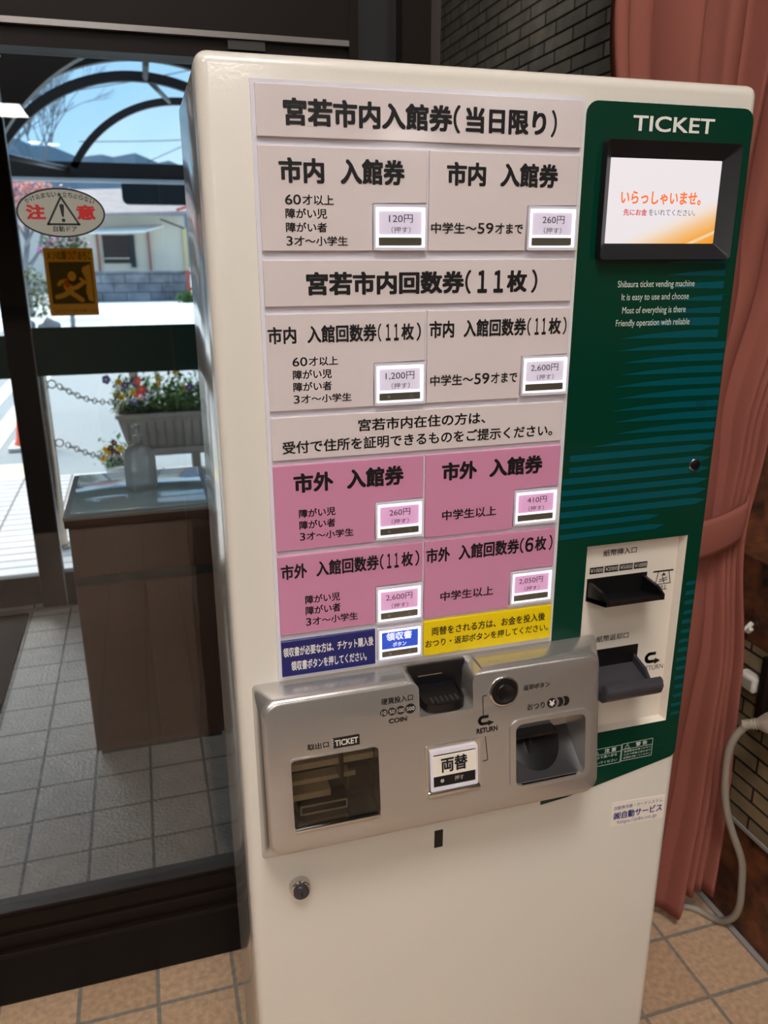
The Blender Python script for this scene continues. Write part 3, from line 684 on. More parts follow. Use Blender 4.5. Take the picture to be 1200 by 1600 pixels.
def arrow(l, x0, x1, z0, z1, y, ymap=None):
    """U-turn arrow pointing right"""
    cx, cz, r = x0 + (z1 - z0) * .33, (z0 * .62 + z1 * .38), (z1 - z0) * .30
    cz = z0 + (z1 - z0) * .64; wd = (z1 - z0) * .24; P = [(x0 + (x1 - x0) * .55, cz + r)] + [(cx + r * math.cos(math.radians(a)), cz + r * math.sin(math.radians(a))) for a in range(90, 271, 20)] + [(x1 - (x1 - x0) * .36, cz - r)]
    for a, b in zip(P, P[1:]): l.line(a, b, wd, y, ymap)
    h = wd * 1.0; l.poly([(x1 - (x1 - x0) * .38, cz - r - h), (x1, cz - r), (x1 - (x1 - x0) * .38, cz - r + h)], y - .00005, ymap)
l.build(M['ink'], bp_); l = Letters()
arrow(l, ux(.5443), ux(.5670), uz(.8735), uz(.8930), BT)
l.build(M['ink'], bp_)
l = Letters()
for k, s in enumerate(('¥1000', '¥2000', '¥5000', '¥10000')): l.add(s, ux(.4488 + .0213 * k), ux(.4660 + .0213 * k), uz(1.0210), uz(1.0262), BT - .0002, .006)
l.build(M['plate'], bp_)
# bill inlet tray
tr = box('bill_inlet', ux(.4450), ux(.5319), BT - .0006, BY - .001, uz(.9830), uz(1.0130), M['dark'], tm)
bm = bmesh.new(); x0, x1 = .441, .5225
sec = [(BT, .9865), (-0.034, .9965), (-0.036, 1.0030), (BT, .9930)]
a = [bm.verts.new((x0, y, zz)) for y, zz in sec]; b = [bm.verts.new((x1, y, zz)) for y, zz in sec]
bm.faces.new(a); bm.faces.new(b[::-1])
for i in range(4): bm.faces.new((a[i], a[(i + 1) % 4], b[(i + 1) % 4], b[i]))
for xx in (x0, x1 - .004):
    sec2 = [(BT, .9880), (-0.036, .9975), (-0.036, 1.0045), (-0.022, 1.0110), (BT, 1.0135)]
    a = [bm.verts.new((xx, y, zz)) for y, zz in sec2]; b = [bm.verts.new((xx + .004, y, zz)) for y, zz in sec2]
    bm.faces.new(a); bm.faces.new(b[::-1])
    for i in range(5): bm.faces.new((a[i], a[(i + 1) % 5], b[(i + 1) % 5], b[i]))
from_bm('tray', bm, M['black'], tr)
# bill outlet scoop
tr = box('bill_outlet', ux(.4440), ux(.5295), BT - .0006, BY - .001, uz(.8700), uz(.9103), M['dark'], tm)
bm = bmesh.new(); x0, x1 = .4400, .5210
top = [(BT, .8905), (-0.016, .8830), (-0.034, .8800), (-0.043, .8850), (-0.046, .8960), (-0.049, .8985), (-0.054, .8960), (-0.057, .8880), (-0.054, .8790), (-0.046, .8720), (-0.030, .8700), (BT, .8740)]
a = [bm.verts.new((x0, y, zz)) for y, zz in top]; b = [bm.verts.new((x1, y, zz)) for y, zz in top]; n = len(top)
bm.faces.new(a); bm.faces.new(b[::-1])
for i in range(n): bm.faces.new((a[i], a[(i + 1) % n], b[(i + 1) % n], b[i]))
for xx in (x0, x1 - .004):
    s3 = [(BT, .8790), (-0.030, .8740), (-0.030, .8850), (-0.018, .8950), (BT, .9020)]
    a = [bm.verts.new((xx, y, zz)) for y, zz in s3]; b = [bm.verts.new((xx + .004, y, zz)) for y, zz in s3]
    bm.faces.new(a); bm.faces.new(b[::-1])
    for i in range(5): bm.faces.new((a[i], a[(i + 1) % 5], b[(i + 1) % 5], b[i]))
bmesh.ops.bevel(bm, geom=[e_ for e_ in bm.edges if abs(e_.verts[0].co.x - e_.verts[1].co.x) < .001], offset=.0012, segments=2, affect='EDGES')
from_bm('scoop', bm, M['grayplastic'], tr, angle=50)

# silver coin unit
SY = lambda zz: -0.040 - (0.937 - zz) * 0.111
bm = bmesh.new(); N = 7
loops = [(rrect(.017, .4525, .705, .9435, .006, N), lambda zz: 0.0), (rrect(.0195, .4390, .752, .9425, .018, N), lambda zz: SY(zz) + .008),
         (rrect(.0205, .4368, .7545, .9410, .019, N), lambda zz: SY(zz) + .0035), (rrect(.0225, .4345, .7580, .9385, .019, N), lambda zz: SY(zz) + .0008), (rrect(.0255, .4315, .7610, .9355, .018, N), SY)]
R = [[bm.verts.new((x, f(zz), zz)) for x, zz in pts] for pts, f in loops]
for a, b in zip(R, R[1:]):
    for i in range(len(a)): j = (i + 1) % len(a); bm.faces.new((a[i], a[j], b[j], b[i]))
bm.faces.new(R[0][::-1]); bm.faces.new(R[-1])
unit = from_bm('coin_unit', bm, M['silver'], tm, angle=30); tag(unit, 'projecting brushed silver coin and ticket unit')
def cutter(pts, y0=-0.12, y1=-0.004):
    bm = bmesh.new(); add_plate(bm, pts, y0, y1); return from_bm('c', bm, None)
NX0, NX1, NZ = .2025, .2670, .8955
fl = [(NX0 - .001, NZ), (NX1 + .001, NZ)]
for k in range(7): a = math.radians(180 - 90 * k / 6); fl.append((NX1 + .0135 + .0125 * math.cos(a), .9275 + .0125 * math.sin(a)))
fl += [(NX1 + .018, .9600), (NX0 - .018, .9600)]
for k in range(7): a = math.radians(90 - 90 * k / 6); fl.append((NX0 - .0135 + .0125 * math.cos(a), .9275 + .0125 * math.sin(a)))
cut(unit, [cutter(fl), cutter(rrect(.0485, .1515, .7815, .8700, .005, 4)), cutter(rrect(.3215, .4165, .7840, .8660, .010, 5)), cutter(rrect(.2105, .2715, .8010, .8530, .0015, 2), y1=SY(.83) + .006)])
# coin slot
cs = box('coin_inlet', NX0 - .004, NX1 + .004, -0.0075, -0.0035, NZ + .006, .9405, M['black'], unit)
box('coin_guide', .2115, .2420, -0.0082, -0.0074, .9262, .9276, M['brass'], cs)  # thin pale metal strip of the coin guide
bm = bmesh.new()
tp = []
for k in range(9): a = math.radians(180 + 180 * k / 8); tp.append((.2348 + .0262 * math.copysign(abs(math.cos(a)) ** .6, math.cos(a)), -0.026 + .018 * math.copysign(abs(math.sin(a)) ** .6, math.sin(a))))
tp = [(.2086, -0.008)] + tp + [(.2610, -0.008)]
zt_ = lambda y: .9105 + (y + .026) * .25
lo = [bm.verts.new((x, y, zt_(y) - .010)) for x, y in tp]; hi = [bm.verts.new((x, y, zt_(y))) for x, y in tp]
cx_, cy_ = .2348, -0.022
hin = [bm.verts.new((cx_ + (x - cx_) * .90, cy_ + (y - cy_) * .88, zt_(y))) for x, y in tp]; fin = [bm.verts.new((cx_ + (x - cx_) * .86, cy_ + (y - cy_) * .82, zt_(y) - .004)) for x, y in tp]
n = len(tp)
for p_, q_ in ((lo, hi), (hi, hin), (hin, fin)):
    for i in range(n): j = (i + 1) % n; bm.faces.new((p_[i], p_[j], q_[j], q_[i]))
bm.faces.new(fin); bm.faces.new(lo[::-1])
from_bm('coin_tray', bm, M['black'], cs, angle=50)
bm = bmesh.new()
for k in range(6): add_box(bm, .2200 + k * .0062, .2222 + k * .0062, -0.036, -0.024, .9040, .9066)
from_bm('tray_rib', bm, M['grayplastic'], cs)
turned('pin', [(.0016, -0.0076), (.0016, -0.0095)], .2265, .9135, M['brass'], cs)
# return button
rb = turned('return_button', [(.0185, SY(.911) + .002), (.0185, SY(.911) - .0016), (.0165, SY(.911) - .0022)], .3072, .9110, M['chrome'], unit, ymap=lambda zz: SY(zz) - SY(.911))
turned('button_well', [(.0165, SY(.911) - .0018), (.0165, SY(.911) - .0024)], .3072, .9110, M['dark'], rb, ymap=lambda zz: SY(zz) - SY(.911))
turned('button_cap', [(.0120, SY(.911) - .002), (.0118, SY(.911) - .0035), (.0106, SY(.911) - .0042), (.0085, SY(.911) - .0034), (.002, SY(.911) - .0028)], .3085, .9095, M['black'], rb, ymap=lambda zz: SY(zz) - SY(.911))
# ticket window
tw = ring('ticket_window', rrect(.0472, .1530, .7790, .8715, .006, 4), rrect(.0495, .1505, .7835, .8692, .005, 4), -0.0008, 0.004, M['silver'], unit, ymap=SY)
box('chute_back', .0490, .1510, -0.0060, -0.0042, .7820, .8695, M['dark'], tw)
bm = bmesh.new()
for zz, hh, yy, xa, xb in ((.8610, .0075, -0.020, .0492, .108), (.8435, .0085, -0.026, .0492, .1508), (.8200, .0060, -0.022, .0492, .130), (.8060, .0085, -0.030, .0492, .098)): add_box(bm, xa, xb, yy, -0.006, zz - hh / 2, zz + hh / 2, .0008)
from_bm('guide_bar', bm, M['tan'], tw)
bm = bmesh.new(); add_box(bm, .1085, .1130, -0.034, -0.006, .822, .8695, .001); add_box(bm, .1220, .1500, -0.020, -0.006, .7900, .8260, .002); add_box(bm, .0580, .1180, -0.036, -0.010, .7850, .7985, .001)
from_bm('chute_part', bm, M['black'], tw)
bm = bmesh.new(); add_ring(bm, rrect(.0600, .1160, .7865, .7985, .001, 2), rrect(.0615, .1145, .7880, .7970, .001, 2), -0.0375, -0.036); from_bm('chute_rim', bm, M['tan'], tw)
plate('flap', rrect(.0495, .1505, .7860, .8690, .004, 3), 0.0012, 0.0024, FLAP, tw, ymap=SY)
bm = bmesh.new(); add_box(bm, .0500, .1500, SY(.783) - .0030, SY(.783) + .003, .7822, .7860, .0010); from_bm('flap_lip', bm, M['chrome'], tw, angle=40)
# change cup
cc = ring('change_cup', rrect(.3145, .4230, .7790, .8712, .012, 5), rrect(.3220, .4160, .7840, .8655, .009, 5), -0.0022, 0.003, M['silver'], unit, ymap=SY)
box('cup_back', .3215, .4165, -0.0058, -0.0042, .7835, .8660, M['silver'], cc)
bm = bmesh.new()
f_ = [bm.verts.new(c) for c in ((.3218, SY(.785) + .004, .7845), (.4162, SY(.785) + .004, .7845), (.4162, -0.006, .8240), (.3218, -0.006, .8240))]
g_ = [bm.verts.new(c) for c in ((.3218, SY(.785) + .004, .7842), (.4162, SY(.785) + .004, .7842), (.4162, -0.006, .7842), (.3218, -0.006, .7842))]
bm.faces.new(f_); bm.faces.new(g_[::-1])
for i in range(4): j = (i + 1) % 4; bm.faces.new((f_[i], f_[j], g_[j], g_[i]))
from_bm('cup_slope', bm, M['cup'], cc)
bm = bmesh.new(); P = []; Q = []
def sl(y): return .7845 + (y - (SY(.785) + .004)) / (-0.006 - (SY(.785) + .004)) * .0395
for k in range(25):
    a = math.pi * k / 24; x = .3640 + .036 * math.cos(a); y = -0.010 - .036 * math.sin(a); P.append(bm.verts.new((x, y, sl(y) + .0004))); Q.append(bm.verts.new((.3640 + .033 * math.cos(a), -0.010 - .033 * math.sin(a), sl(-0.010 - .033 * math.sin(a)) + .0018)))
for i in range(24): bm.faces.new((P[i], P[i + 1], Q[i + 1], Q[i]))
bm.faces.new(Q)
from_bm('coin_bowl', bm, M['black'], cc, angle=40)
bm = bmesh.new(); add_box(bm, .3222, .3950, -0.024, -0.006, .8250, .8285); add_box(bm, .3520, .3545, -0.030, -0.010, .8020, .8260); from_bm('cup_flap', bm, M['black'], cc)
# exchange button
xb = ring('exchange_button', rrect(.2065, .2755, .7935, .8575, .003, 3), rrect(.2105, .2715, .8010, .8535, .0015, 3), -0.0012, 0.006, M['chrome'], unit, ymap=SY); tag(xb, 'silver rimmed money exchange button')
ring('button_rim', rrect(.2112, .2710, .8015, .8530, .002, 3), rrect(.2150, .2680, .8055, .8478, .001, 3), -0.0048, 0.004, M['acrylic'], xb, ymap=SY)
bm = bmesh.new(); add_box(bm, .2085, .2745, SY(.796) - .0045, SY(.796) + .002, .7938, .7995, .0012); from_bm('button_sill', bm, M['chrome'], xb, angle=40)
plate('push_strip', rrect(.2150, .2680, .8060, .8210, .0005, 1), -0.0030, 0.0, M['dark'], xb, ymap=SY)
plate('label_card', [(.2142, .8205), (.2692, .8205), (.2682, .8462), (.2142, .8462)], -0.0052, -0.0045, M['sticker'], xb, ymap=SY)
Letters().add('両替', .2248, .2570, .8250, .8418, -0.0056, .032, ymap=SY).build(K, xb)
Letters().add('押す', .2418, .2533, .8103, .8165, -0.0036, .01, ymap=SY).poly(circle(.2262, .8130, .0024, 14), -0.0036, SY).build(M['dimink'], xb)
# printing on the silver unit
l = Letters(); UY = -0.0006
l.add('硬貨投入口', .1561, .1938, .9182, .9252, UY, .016, ymap=SY).add('COIN', .1645, .1857, .8945, .8996, UY, .035, ymap=SY).add('取出口', .0691, .0934, .8787, .8853, UY, .016, ymap=SY)
l.add('返却ボタン', .3329, .3677, .9072, .9136, UY, .016, ymap=SY).add('おつり', .3380, .3608, .8812, .8887, UY, .016, ymap=SY).add('RETURN', .2721, .2985, .8624, .8685, UY, .026, ymap=SY)
for x, r in ((.1586, .0042), (.1682, .0046), (.1786, .0051), (.1904, .0060)): l.poly(circle(x, .9085, r, 22), UY, SY)
l.build(K, unit); l = Letters().poly([(.0980, .8758), (.1290, .8758), (.1290, .8881), (.0980, .8881)] , UY, SY); l.build(K, unit, 'ticket_mark'); l = Letters()
l.poly(circle(.3705, .8852, .0062, 24), UY, SY)
for x in (.3800, .3880):                                  # discs behind the yen sign, seen as crescents
    P = [(x + .0062 * math.cos(math.radians(a)), .8850 + .0062 * math.sin(math.radians(a))) for a in range(-78, 79, 12)]
    P += [(x - .0052 + .0062 * math.cos(math.radians(a)) * .9, .8850 + .0062 * math.sin(math.radians(a)) * .98) for a in range(68, -69, -12)]
    l.poly(P, UY, SY)
l.build(K, unit, 'coins_mark'); l = Letters()
arrow(l, .2752, .2940, .8690, .8832, UY, SY)
l.build(K, unit, 'return_mark'); l = Letters()
for a, b in (((.2849, .9090), (.2810, .9090)), ((.2800, .9080), (.2806, .8852)), ((.2830, .8568), (.2856, .8275)), ((.2850, .8265), (.2800, .8262))): l.line(a, b, .0008, UY, SY)
l.build(K, unit)
l = Letters()
for s, x, r in (('10', .1586, .0026), ('50', .1682, .0030), ('100', .1786, .0040), ('500', .1904, .0047)): l.add(s, x - r, x + r, .9085 - .0022, .9085 + .0022, UY - .0002, .01, ymap=SY)
l.add('TICKET', .1005, .1270, .8785, .8852, UY - .0002, .03, ymap=SY).add('¥', .3672, .3738, .8815, .8888, UY - .0002, .03, ymap=SY)
for k in range(4): l.poly(circle(.0980, .8776 + .0029 * k, .0008, 8), UY - .0002, SY)
l.build(M['plate'], unit)

# black tab, lower lock and maker's sticker
box('black_tab', .2393, .2508, -0.0008, 0.0, .6672, .6935, M['ink'], tm)
lk2 = turned('lock', [(.0135, 0.0), (.0135, -0.005), (.0122, -0.0085), (.0105, -0.0095)], .0609, .6555, M['chrome'], tm)
turned('lock_core', [(.0098, -0.0090), (.0098, -0.0145), (.0085, -0.0155)], .0609, .6555, M['grayplastic'], lk2)
box('key_slot', .0598, .0620, -0.0158, -0.0150, .6510, .6580, M['dark'], lk2)
st = plate('maker_sticker', [(.5030, .6368), (.5890, .6332), (.5882, .6717), (.5018, .6775)], -0.0005, 0.0, M['sticker'], tm); tag(st, 'white sticker with navy words below the green board')
l = Letters().add('㈱自動サービス', .5065, .5848, .6479, .6600, -0.0008, .03, ref='自', slope=-.022)
l.build(M['navyink'], st)
Letters().add('自動券売機・カードシステム', .5064, .5840, .6640, .6702, -0.0008, .0, slope=-.03).add('https://jido.co.jp', .5134, .5769, .6398, .6455, -0.0008, .0, slope=-.03).build(M['navyink'], st)

# ------------------------------------------------------------------ curtain
def lerp_tab(tab, v):
    for (a, fa), (b, fb) in zip(tab, tab[1:]):
        if v <= b:
            t = (v - a) / (b - a); t = t * t * (3 - 2 * t); return fa + (fb - fa) * t
    return tab[-1][1]
XLT = [(0.02, .66), (.45, .72), (.92, .76), (1.25, .70), (1.75, .605), (2.65, .545)]
XRT = [(0.02, 1.005), (.30, 1.010), (.62, 1.000), (.90, .975), (1.08, .99), (1.40, 1.06), (1.76, 1.13), (2.65, 1.24)]
AMP = [(0.02, .026), (.55, .022), (.92, .010), (1.3, .022), (1.72, .036), (2.65, .038)]
def curtain_pt(s, zz):
    xl, xr, am = lerp_tab(XLT, zz), lerp_tab(XRT, zz), lerp_tab(AMP, zz)
    wl = min(1, max(0, (1.70 - zz) / .55)); wl = wl * wl * (3 - 2 * wl); q = max(0, (s - .76) / .24)      # broad smooth cloth with tight folds towards the wall
    def fold(ph): return abs(math.sin(math.pi * (ph + .35 * math.sin(5 * s + 1.3)))) ** .75 + .35 * math.sin(2 * math.pi * (ph * .47 + .2))
    ph = 1.9 * s + 2.6 * q ** 1.2
    f = (1 - wl) * fold(s * 9.0) + wl * fold(ph) + .10 * math.sin(2.2 * zz + 7 * s)
    y = .355 - am * (f - .5) * 1.5
    x = xl + (xr - xl) * (s + .012 * (1 - wl) * math.sin(2 * math.pi * s * 9.0))
    if zz < .92:  # belly of the cloth below the tie
        y -= .020 * math.sin(math.pi * min(1, (.92 - zz) / .5)) * math.exp(-((s - .62) / .22) ** 2)
    return Vector((x, y, zz))
bm = bmesh.new(); NS, NZ_ = 170, 90; G = []
for j in range(NZ_ + 1):
    row = []
    for i in range(NS + 1):
        s = i / NS; zb = .030 if s < .80 else .030 + .055 * min(1, (s - .80) / .03)
        zz = zb + (2.62 - zb) * (j / NZ_); row.append(bm.verts.new(curtain_pt(s, zz)))
    G.append(row)
for j in range(NZ_):
    for i in range(NS): bm.faces.new((G[j][i], G[j][i + 1], G[j + 1][i + 1], G[j + 1][i]))
cur = from_bm('curtain', bm, M['curtain'], None, smooth=True)
md = cur.modifiers.new('cloth', 'SOLIDIFY'); md.thickness = .0025; md.offset = 0
tag(cur, 'floor length salmon pink curtain tied back beside the machine', 'curtain')
bm = bmesh.new(); rows = []
for k in range(7):
    row = []
    for i in range(41):
        s = i / 40; x = .735 + s * .243; tilt = .035 * (s - .5) + .02 * (s - .5) ** 2 * 2
        y = .342 - .034 * math.sin(math.pi * min(1, max(0, s * .92 + .08))) ** .5 + .012 * max(0, s - .9) * 10 - .004 * math.sin(math.pi * k / 6)
        row.append(bm.verts.new((x - .006 * k / 6, y, .883 + tilt + .075 * (1 - k / 6))))
    rows.append(row)
for a, b in zip(rows, rows[1:]):
    for i in range(40): bm.faces.new((a[i], a[i + 1], b[i + 1], b[i]))
tb = from_bm('tieback', bm, M['curtain'], cur, smooth=True)
md = tb.modifiers.new('cloth', 'SOLIDIFY'); md.thickness = .004
bm = bmesh.new(); add_tube(bm, [curtain_pt(s, .252) + Vector((0, -.0022, 0)) for s in [i / 120 for i in range(121)]], .0009, 4); from_bm('hem_seam', bm, M['curtain'], cur, smooth=True)
box('curtain_rail', .53, 1.26, .345, .365, 2.63, 2.66, M['lampframe'], cur)

# ------------------------------------------------------------------ socket, plug and cable on the pier
so = thing('wall_outlet', (1.05, .35, .585), 'pale outlet box on the bricks above the grey plug', 'wall outlet')
bm = bmesh.new(); add_box(bm, 1.030, 1.055, .325, .372, .573, .603, .003); from_bm('outlet_box', bm, M['outlet'], so, angle=40)
box('cover_plate', 1.028, 1.031, .329, .368, .577, .599, M['plug'], so)
tag(box('pipe_cover', 1.035, 1.055, .300, .318, .500, .660, M['bronze'], None, .002), 'dark brown upright cover strip beside the outlet box', 'cover strip')
tag(box('notice_frame', 1.046, 1.055, .235, .299, .590, .680, mat('pale_wood', '#cbb08a', 0.5), None, .003), 'pale wooden frame on the bricks at the picture edge', 'frame')
cb = thing('power_cable', (1.03, .33, 0), 'thick grey power cable looping from its plug to the floor', 'power cable')
path = [(.984, .271, .546), (.978, .278, .536), (.968, .285, .515), (.961, .290, .477), (.963, .290, .410), (.971, .286, .351), (.988, .279, .293), (1.015, .270, .222), (1.026, .270, .155), (1.034, .275, .092), (1.036, .292, .045), (1.030, .328, .0095), (1.000, .375, .0085), (.93, .400, .0085), (.80, .40, .0085), (.62, .36, .0085)]
tube('cable', spline(path, 10), .0075, M['cord'], cb, 12)
def along(a, b):
    a, b = Vector(a), Vector(b); d = (b - a).normalized(); u = d.cross(Vector((0, 0, 1))).normalized(); return a, d, u, u.cross(d), (b - a).length
a, d, u, v, ln = along((.9845, .2705, .5465), (1.050, .207, .580))
bm = bmesh.new(); secs = []
for t, hw, hh in ((.014, .009, .009), (.020, .014, .011), (.030, .020, .014), (.050, .021, .015), (.066, .019, .014), (.078, .018, .013)):
    secs.append([bm.verts.new(a + d * t + u * x + v * z) for x, z in rrect(-hw, hw, -hh, hh, .005, 3)])
for p, q in zip(secs, secs[1:]):
    for k in range(len(p)): bm.faces.new((p[k], p[(k + 1) % len(p)], q[(k + 1) % len(p)], q[k]))
bm.faces.new(secs[0][::-1]); bm.faces.new(secs[-1]); from_bm('plug', bm, M['plug'], cb, angle=40)
bm = bmesh.new(); a0, a1 = a - d * .012, a + d * .016
for k in range(6):
    c = a0.lerp(a1, k / 5); add_tube(bm, [c - d * .0016, c + d * .0016], .0092 + .0005 * k, 12)
add_tube(bm, [a0, a1], .0082, 12); from_bm('strain_relief', bm, M['plug'], cb, angle=40)
tag(tube('thin_wire', spline([(1.05, .400, .70), (1.047, .405, .55), (1.046, .410, .30), (1.045, .415, .10), (1.03, .425, .006), (.99, .435, .005), (.93, .44, .005)], 8), .003, M['black'], None, 8), 'thin black wire running down the bricks to the floor', 'wire')
hk = tube('wall_hook', spline([(1.054, .378, .70), (1.040, .374, .692), (1.036, .366, .690), (1.036, .358, .700)], 6), .005, M['outlet'], None, 8); tag(hk, 'small white hook on the dark stone above the bricks', 'hook')

# ------------------------------------------------------------------ lobby: cabinet, bottle, mat, stickers
dk = thing('side_cabinet', (-.11, 1.58, 0), 'brown wooden cabinet in the lobby, glass top coloured like its street reflection', 'cabinet')
box('body', -.300, .072, 1.372, 1.80, .02, .715, M['wood'], dk, .002)
box('base', -.290, .062, 1.385, 1.79, 0, .02, M['dark'], dk)
box('top_board', -.308, .082, 1.360, 1.815, .715, .744, M['wood'], dk, .003)
box('top_edge', -.309, .083, 1.359, 1.816, .738, .746, mat('grey_edge', '#857f78', .35), dk)
box('glass_top', -.292, .070, 1.382, 1.800, .746, .751, M['glasstop'], dk, .001)
box('shelf_gap', -.297, .069, 1.370, 1.3735, .545, .570, M['dark'], dk)
box('door', -.296, -.116, 1.3685, 1.3725, .03, .540, M['wood'], dk, .001)
box('door', -.112, .068, 1.3685, 1.3725, .03, .540, M['wood'], dk, .001)
bo = thing('pump_bottle', (-.103, 1.575, .751), 'translucent white pump bottle standing on the cabinet', 'bottle')
bm = bmesh.new(); rot = Matrix.Translation((-.103, 1.575, 0)) @ Matrix.Rotation(math.radians(28), 4, 'Z')
def bl(wx, wy, r, zz): return [rot @ Vector((x, y, zz)) for x, y in rrect(-wx, wx, -wy, wy, r, 3)]
LV = [bl(.037, .026, .006, .751), bl(.039, .028, .007, .756), bl(.039, .028, .007, .845), bl(.036, .026, .010, .866), bl(.026, .020, .012, .882), bl(.013, .013, .0125, .890), bl(.012, .012, .0118, .900)]
R = [[bm.verts.new(v) for v in q] for q in LV]
for a, b in zip(R, R[1:]):
    for i in range(len(a)): j = (i + 1) % len(a); bm.faces.new((a[i], a[j], b[j], b[i]))
bm.faces.new(R[0][::-1]); bm.faces.new(R[-1]); from_bm('bottle_body', bm, BOTTLE, bo, angle=40)
bm = bmesh.new(); add_lathe(bm, [(.0135, .896), (.0135, .914), (.007, .916), (.005, .930), (.0085, .932), (.0085, .944), (.004, .946)], -.103, 1.575, 18); add_box(bm, -.117, -.100, 1.571, 1.579, .934, .942, .002)
from_bm('pump_head', bm, frosted_mat('pump_plastic', '#dfe5e5', .75), bo, angle=35)
dm = box('door_mat', -1.9, -.612, 1.02, 2.50, 0, .010, M['rubber'], None, .003); tag(dm, 'dark charcoal door mat on the grey lobby tiles', 'door mat')

ov = thing('warning_sticker', (-.166, WY + .03, 1.467), 'oval white automatic door caution sticker with black triangle', 'sticker')
OY = DY + .0195; GLZ = WY + .0298; ocx, ocz = -.3075, 1.5635
plate('sticker_edge', circle(ocx, ocz, .154, 64, .0865), OY - .0006, OY, M['ink'], ov)
plate('sticker_face', circle(ocx, ocz, .148, 64, .0805), OY - .0010, OY - .0004, M['oval'], ov)
l = Letters(); yy = OY - .0013
for a, b in (((-.050, -.040), (.058, -.040)), ((.058, -.040), (.004, .055)), ((.004, .055), (-.050, -.040))): l.line((ocx + a[0], ocz + a[1]), (ocx + b[0], ocz + b[1]), .007, yy)
l.poly([(ocx - .002, ocz + .030), (ocx - .004, ocz + .024), (ocx + .001, ocz - .014), (ocx + .008, ocz - .014), (ocx + .012, ocz + .024), (ocx + .010, ocz + .030)], yy)
l.poly(circle(ocx + .005, ocz - .026, .0065, 16), yy)
l.build(K, ov); l = Letters().add('自動ドア', ocx - .034, ocx + .048, ocz - .066, ocz - .046, yy, .016); l.build(K, ov); l = Letters()
chars = 'かけ込まない★立ち止らない'
for k, ch in enumerate(chars):
    t = -1 + 2 * k / (len(chars) - 1); px = t * .112; rz = .064 * math.sqrt(max(0, 1 - (px / .146) ** 2)); pz_ = rz + .006; ang = -math.atan2(.064 * px / .146 ** 2, math.sqrt(max(.05, 1 - (px / .146) ** 2))) * 1.05
    def xf(x, zz, c=(ocx + px, ocz + pz_ - .006), an=ang): return (c[0] + x * math.cos(an) - zz * math.sin(an), c[1] + x * math.sin(an) + zz * math.cos(an))
    l.add(ch, -.0078, .0078, -.0085, .0085, yy, .016, xf=xf, join=k > 0)
l.build(K, ov)
Letters().add('注', ocx - .118, ocx - .058, ocz - .022, ocz + .026, yy, .05).add('意', ocx + .056, ocx + .116, ocz - .022, ocz + .026, yy, .05).build(M['redink'], ov)

for o_ in [q for q in D.objects if q.parent == ov]:            # drawn at working size, then set on the near glass at its real size
    for v in o_.data.vertices:
        v.co = Vector((-.0666 + .4144 * (v.co.x + .0666), GLZ + (v.co.y - OY) * .4, 1.4 + .4144 * (v.co.z - 1.4)))

po = thing('yellow_notice', (-.30, DY + .014, 1.315), 'yellow rectangular notice sticker with running figure under the oval sticker', 'sticker')
plate('notice_sheet', rrect(-.390, -.213, 1.192, 1.440, .001, 1), OY - .0005, OY, POSTER, po)
pic = plate('notice_picture', rrect(-.376, -.224, 1.236, 1.390, .001, 1), OY - .0010, OY - .0006, POSTERD, po)
figs = [circle(-.298, 1.338, .0150, 18, .018), circle(-.247, 1.358, .013, 16, .016)]
def limb(pts, r):
    for a, b in zip(pts, pts[1:]):
        a, b = Vector(a), Vector(b); d = (b - a).normalized(); nn = Vector((-d.y, d.x)); ang = math.atan2(d.y, d.x)
        figs.append([tuple(b + Vector((math.cos(ang - math.pi / 2 + math.pi * k / 6), math.sin(ang - math.pi / 2 + math.pi * k / 6))) * r) for k in range(7)] + [tuple(a + Vector((math.cos(ang + math.pi / 2 + math.pi * k / 6), math.sin(ang + math.pi / 2 + math.pi * k / 6))) * r) for k in range(7)])
for pts, r in (([(-.318, 1.302), (-.310, 1.285)], .014), ([(-.318, 1.322), (-.338, 1.318), (-.347, 1.308)], .0065), ([(-.303, 1.293), (-.283, 1.298), (-.264, 1.311)], .0075), ([(-.312, 1.280), (-.335, 1.268), (-.358, 1.262)], .0085), ([(-.306, 1.276), (-.285, 1.262), (-.270, 1.250)], .0085)): limb(pts, r)
figs += [[(-.258, 1.352), (-.240, 1.378), (-.228, 1.382), (-.227, 1.242), (-.246, 1.250), (-.252, 1.280), (-.246, 1.318)], [(-.246, 1.318), (-.268, 1.334), (-.274, 1.327), (-.250, 1.306)]]
cut(pic, [cutter(p_, OY - .01, OY + .01) for p_ in figs])
yy = OY - .0015
Letters().poly([(-.328, 1.322), (-.312, 1.330), (-.304, 1.318), (-.310, 1.296), (-.326, 1.300)], yy - .0003).build(POSTERR, po, 'figure_shirt')
l = Letters().add('メソの扉', -.378, -.310, 1.399, 1.428, yy, .02).add('おろこ', -.268, -.222, 1.399, 1.428, yy, .02).add('たばこをすう人は外でお願いします', -.372, -.222, 1.204, 1.216, yy, .0)
l.build(POSTERT, po)
Letters().add('OUT', -.306, -.272, 1.399, 1.428, yy, .02).build(POSTERR, po)

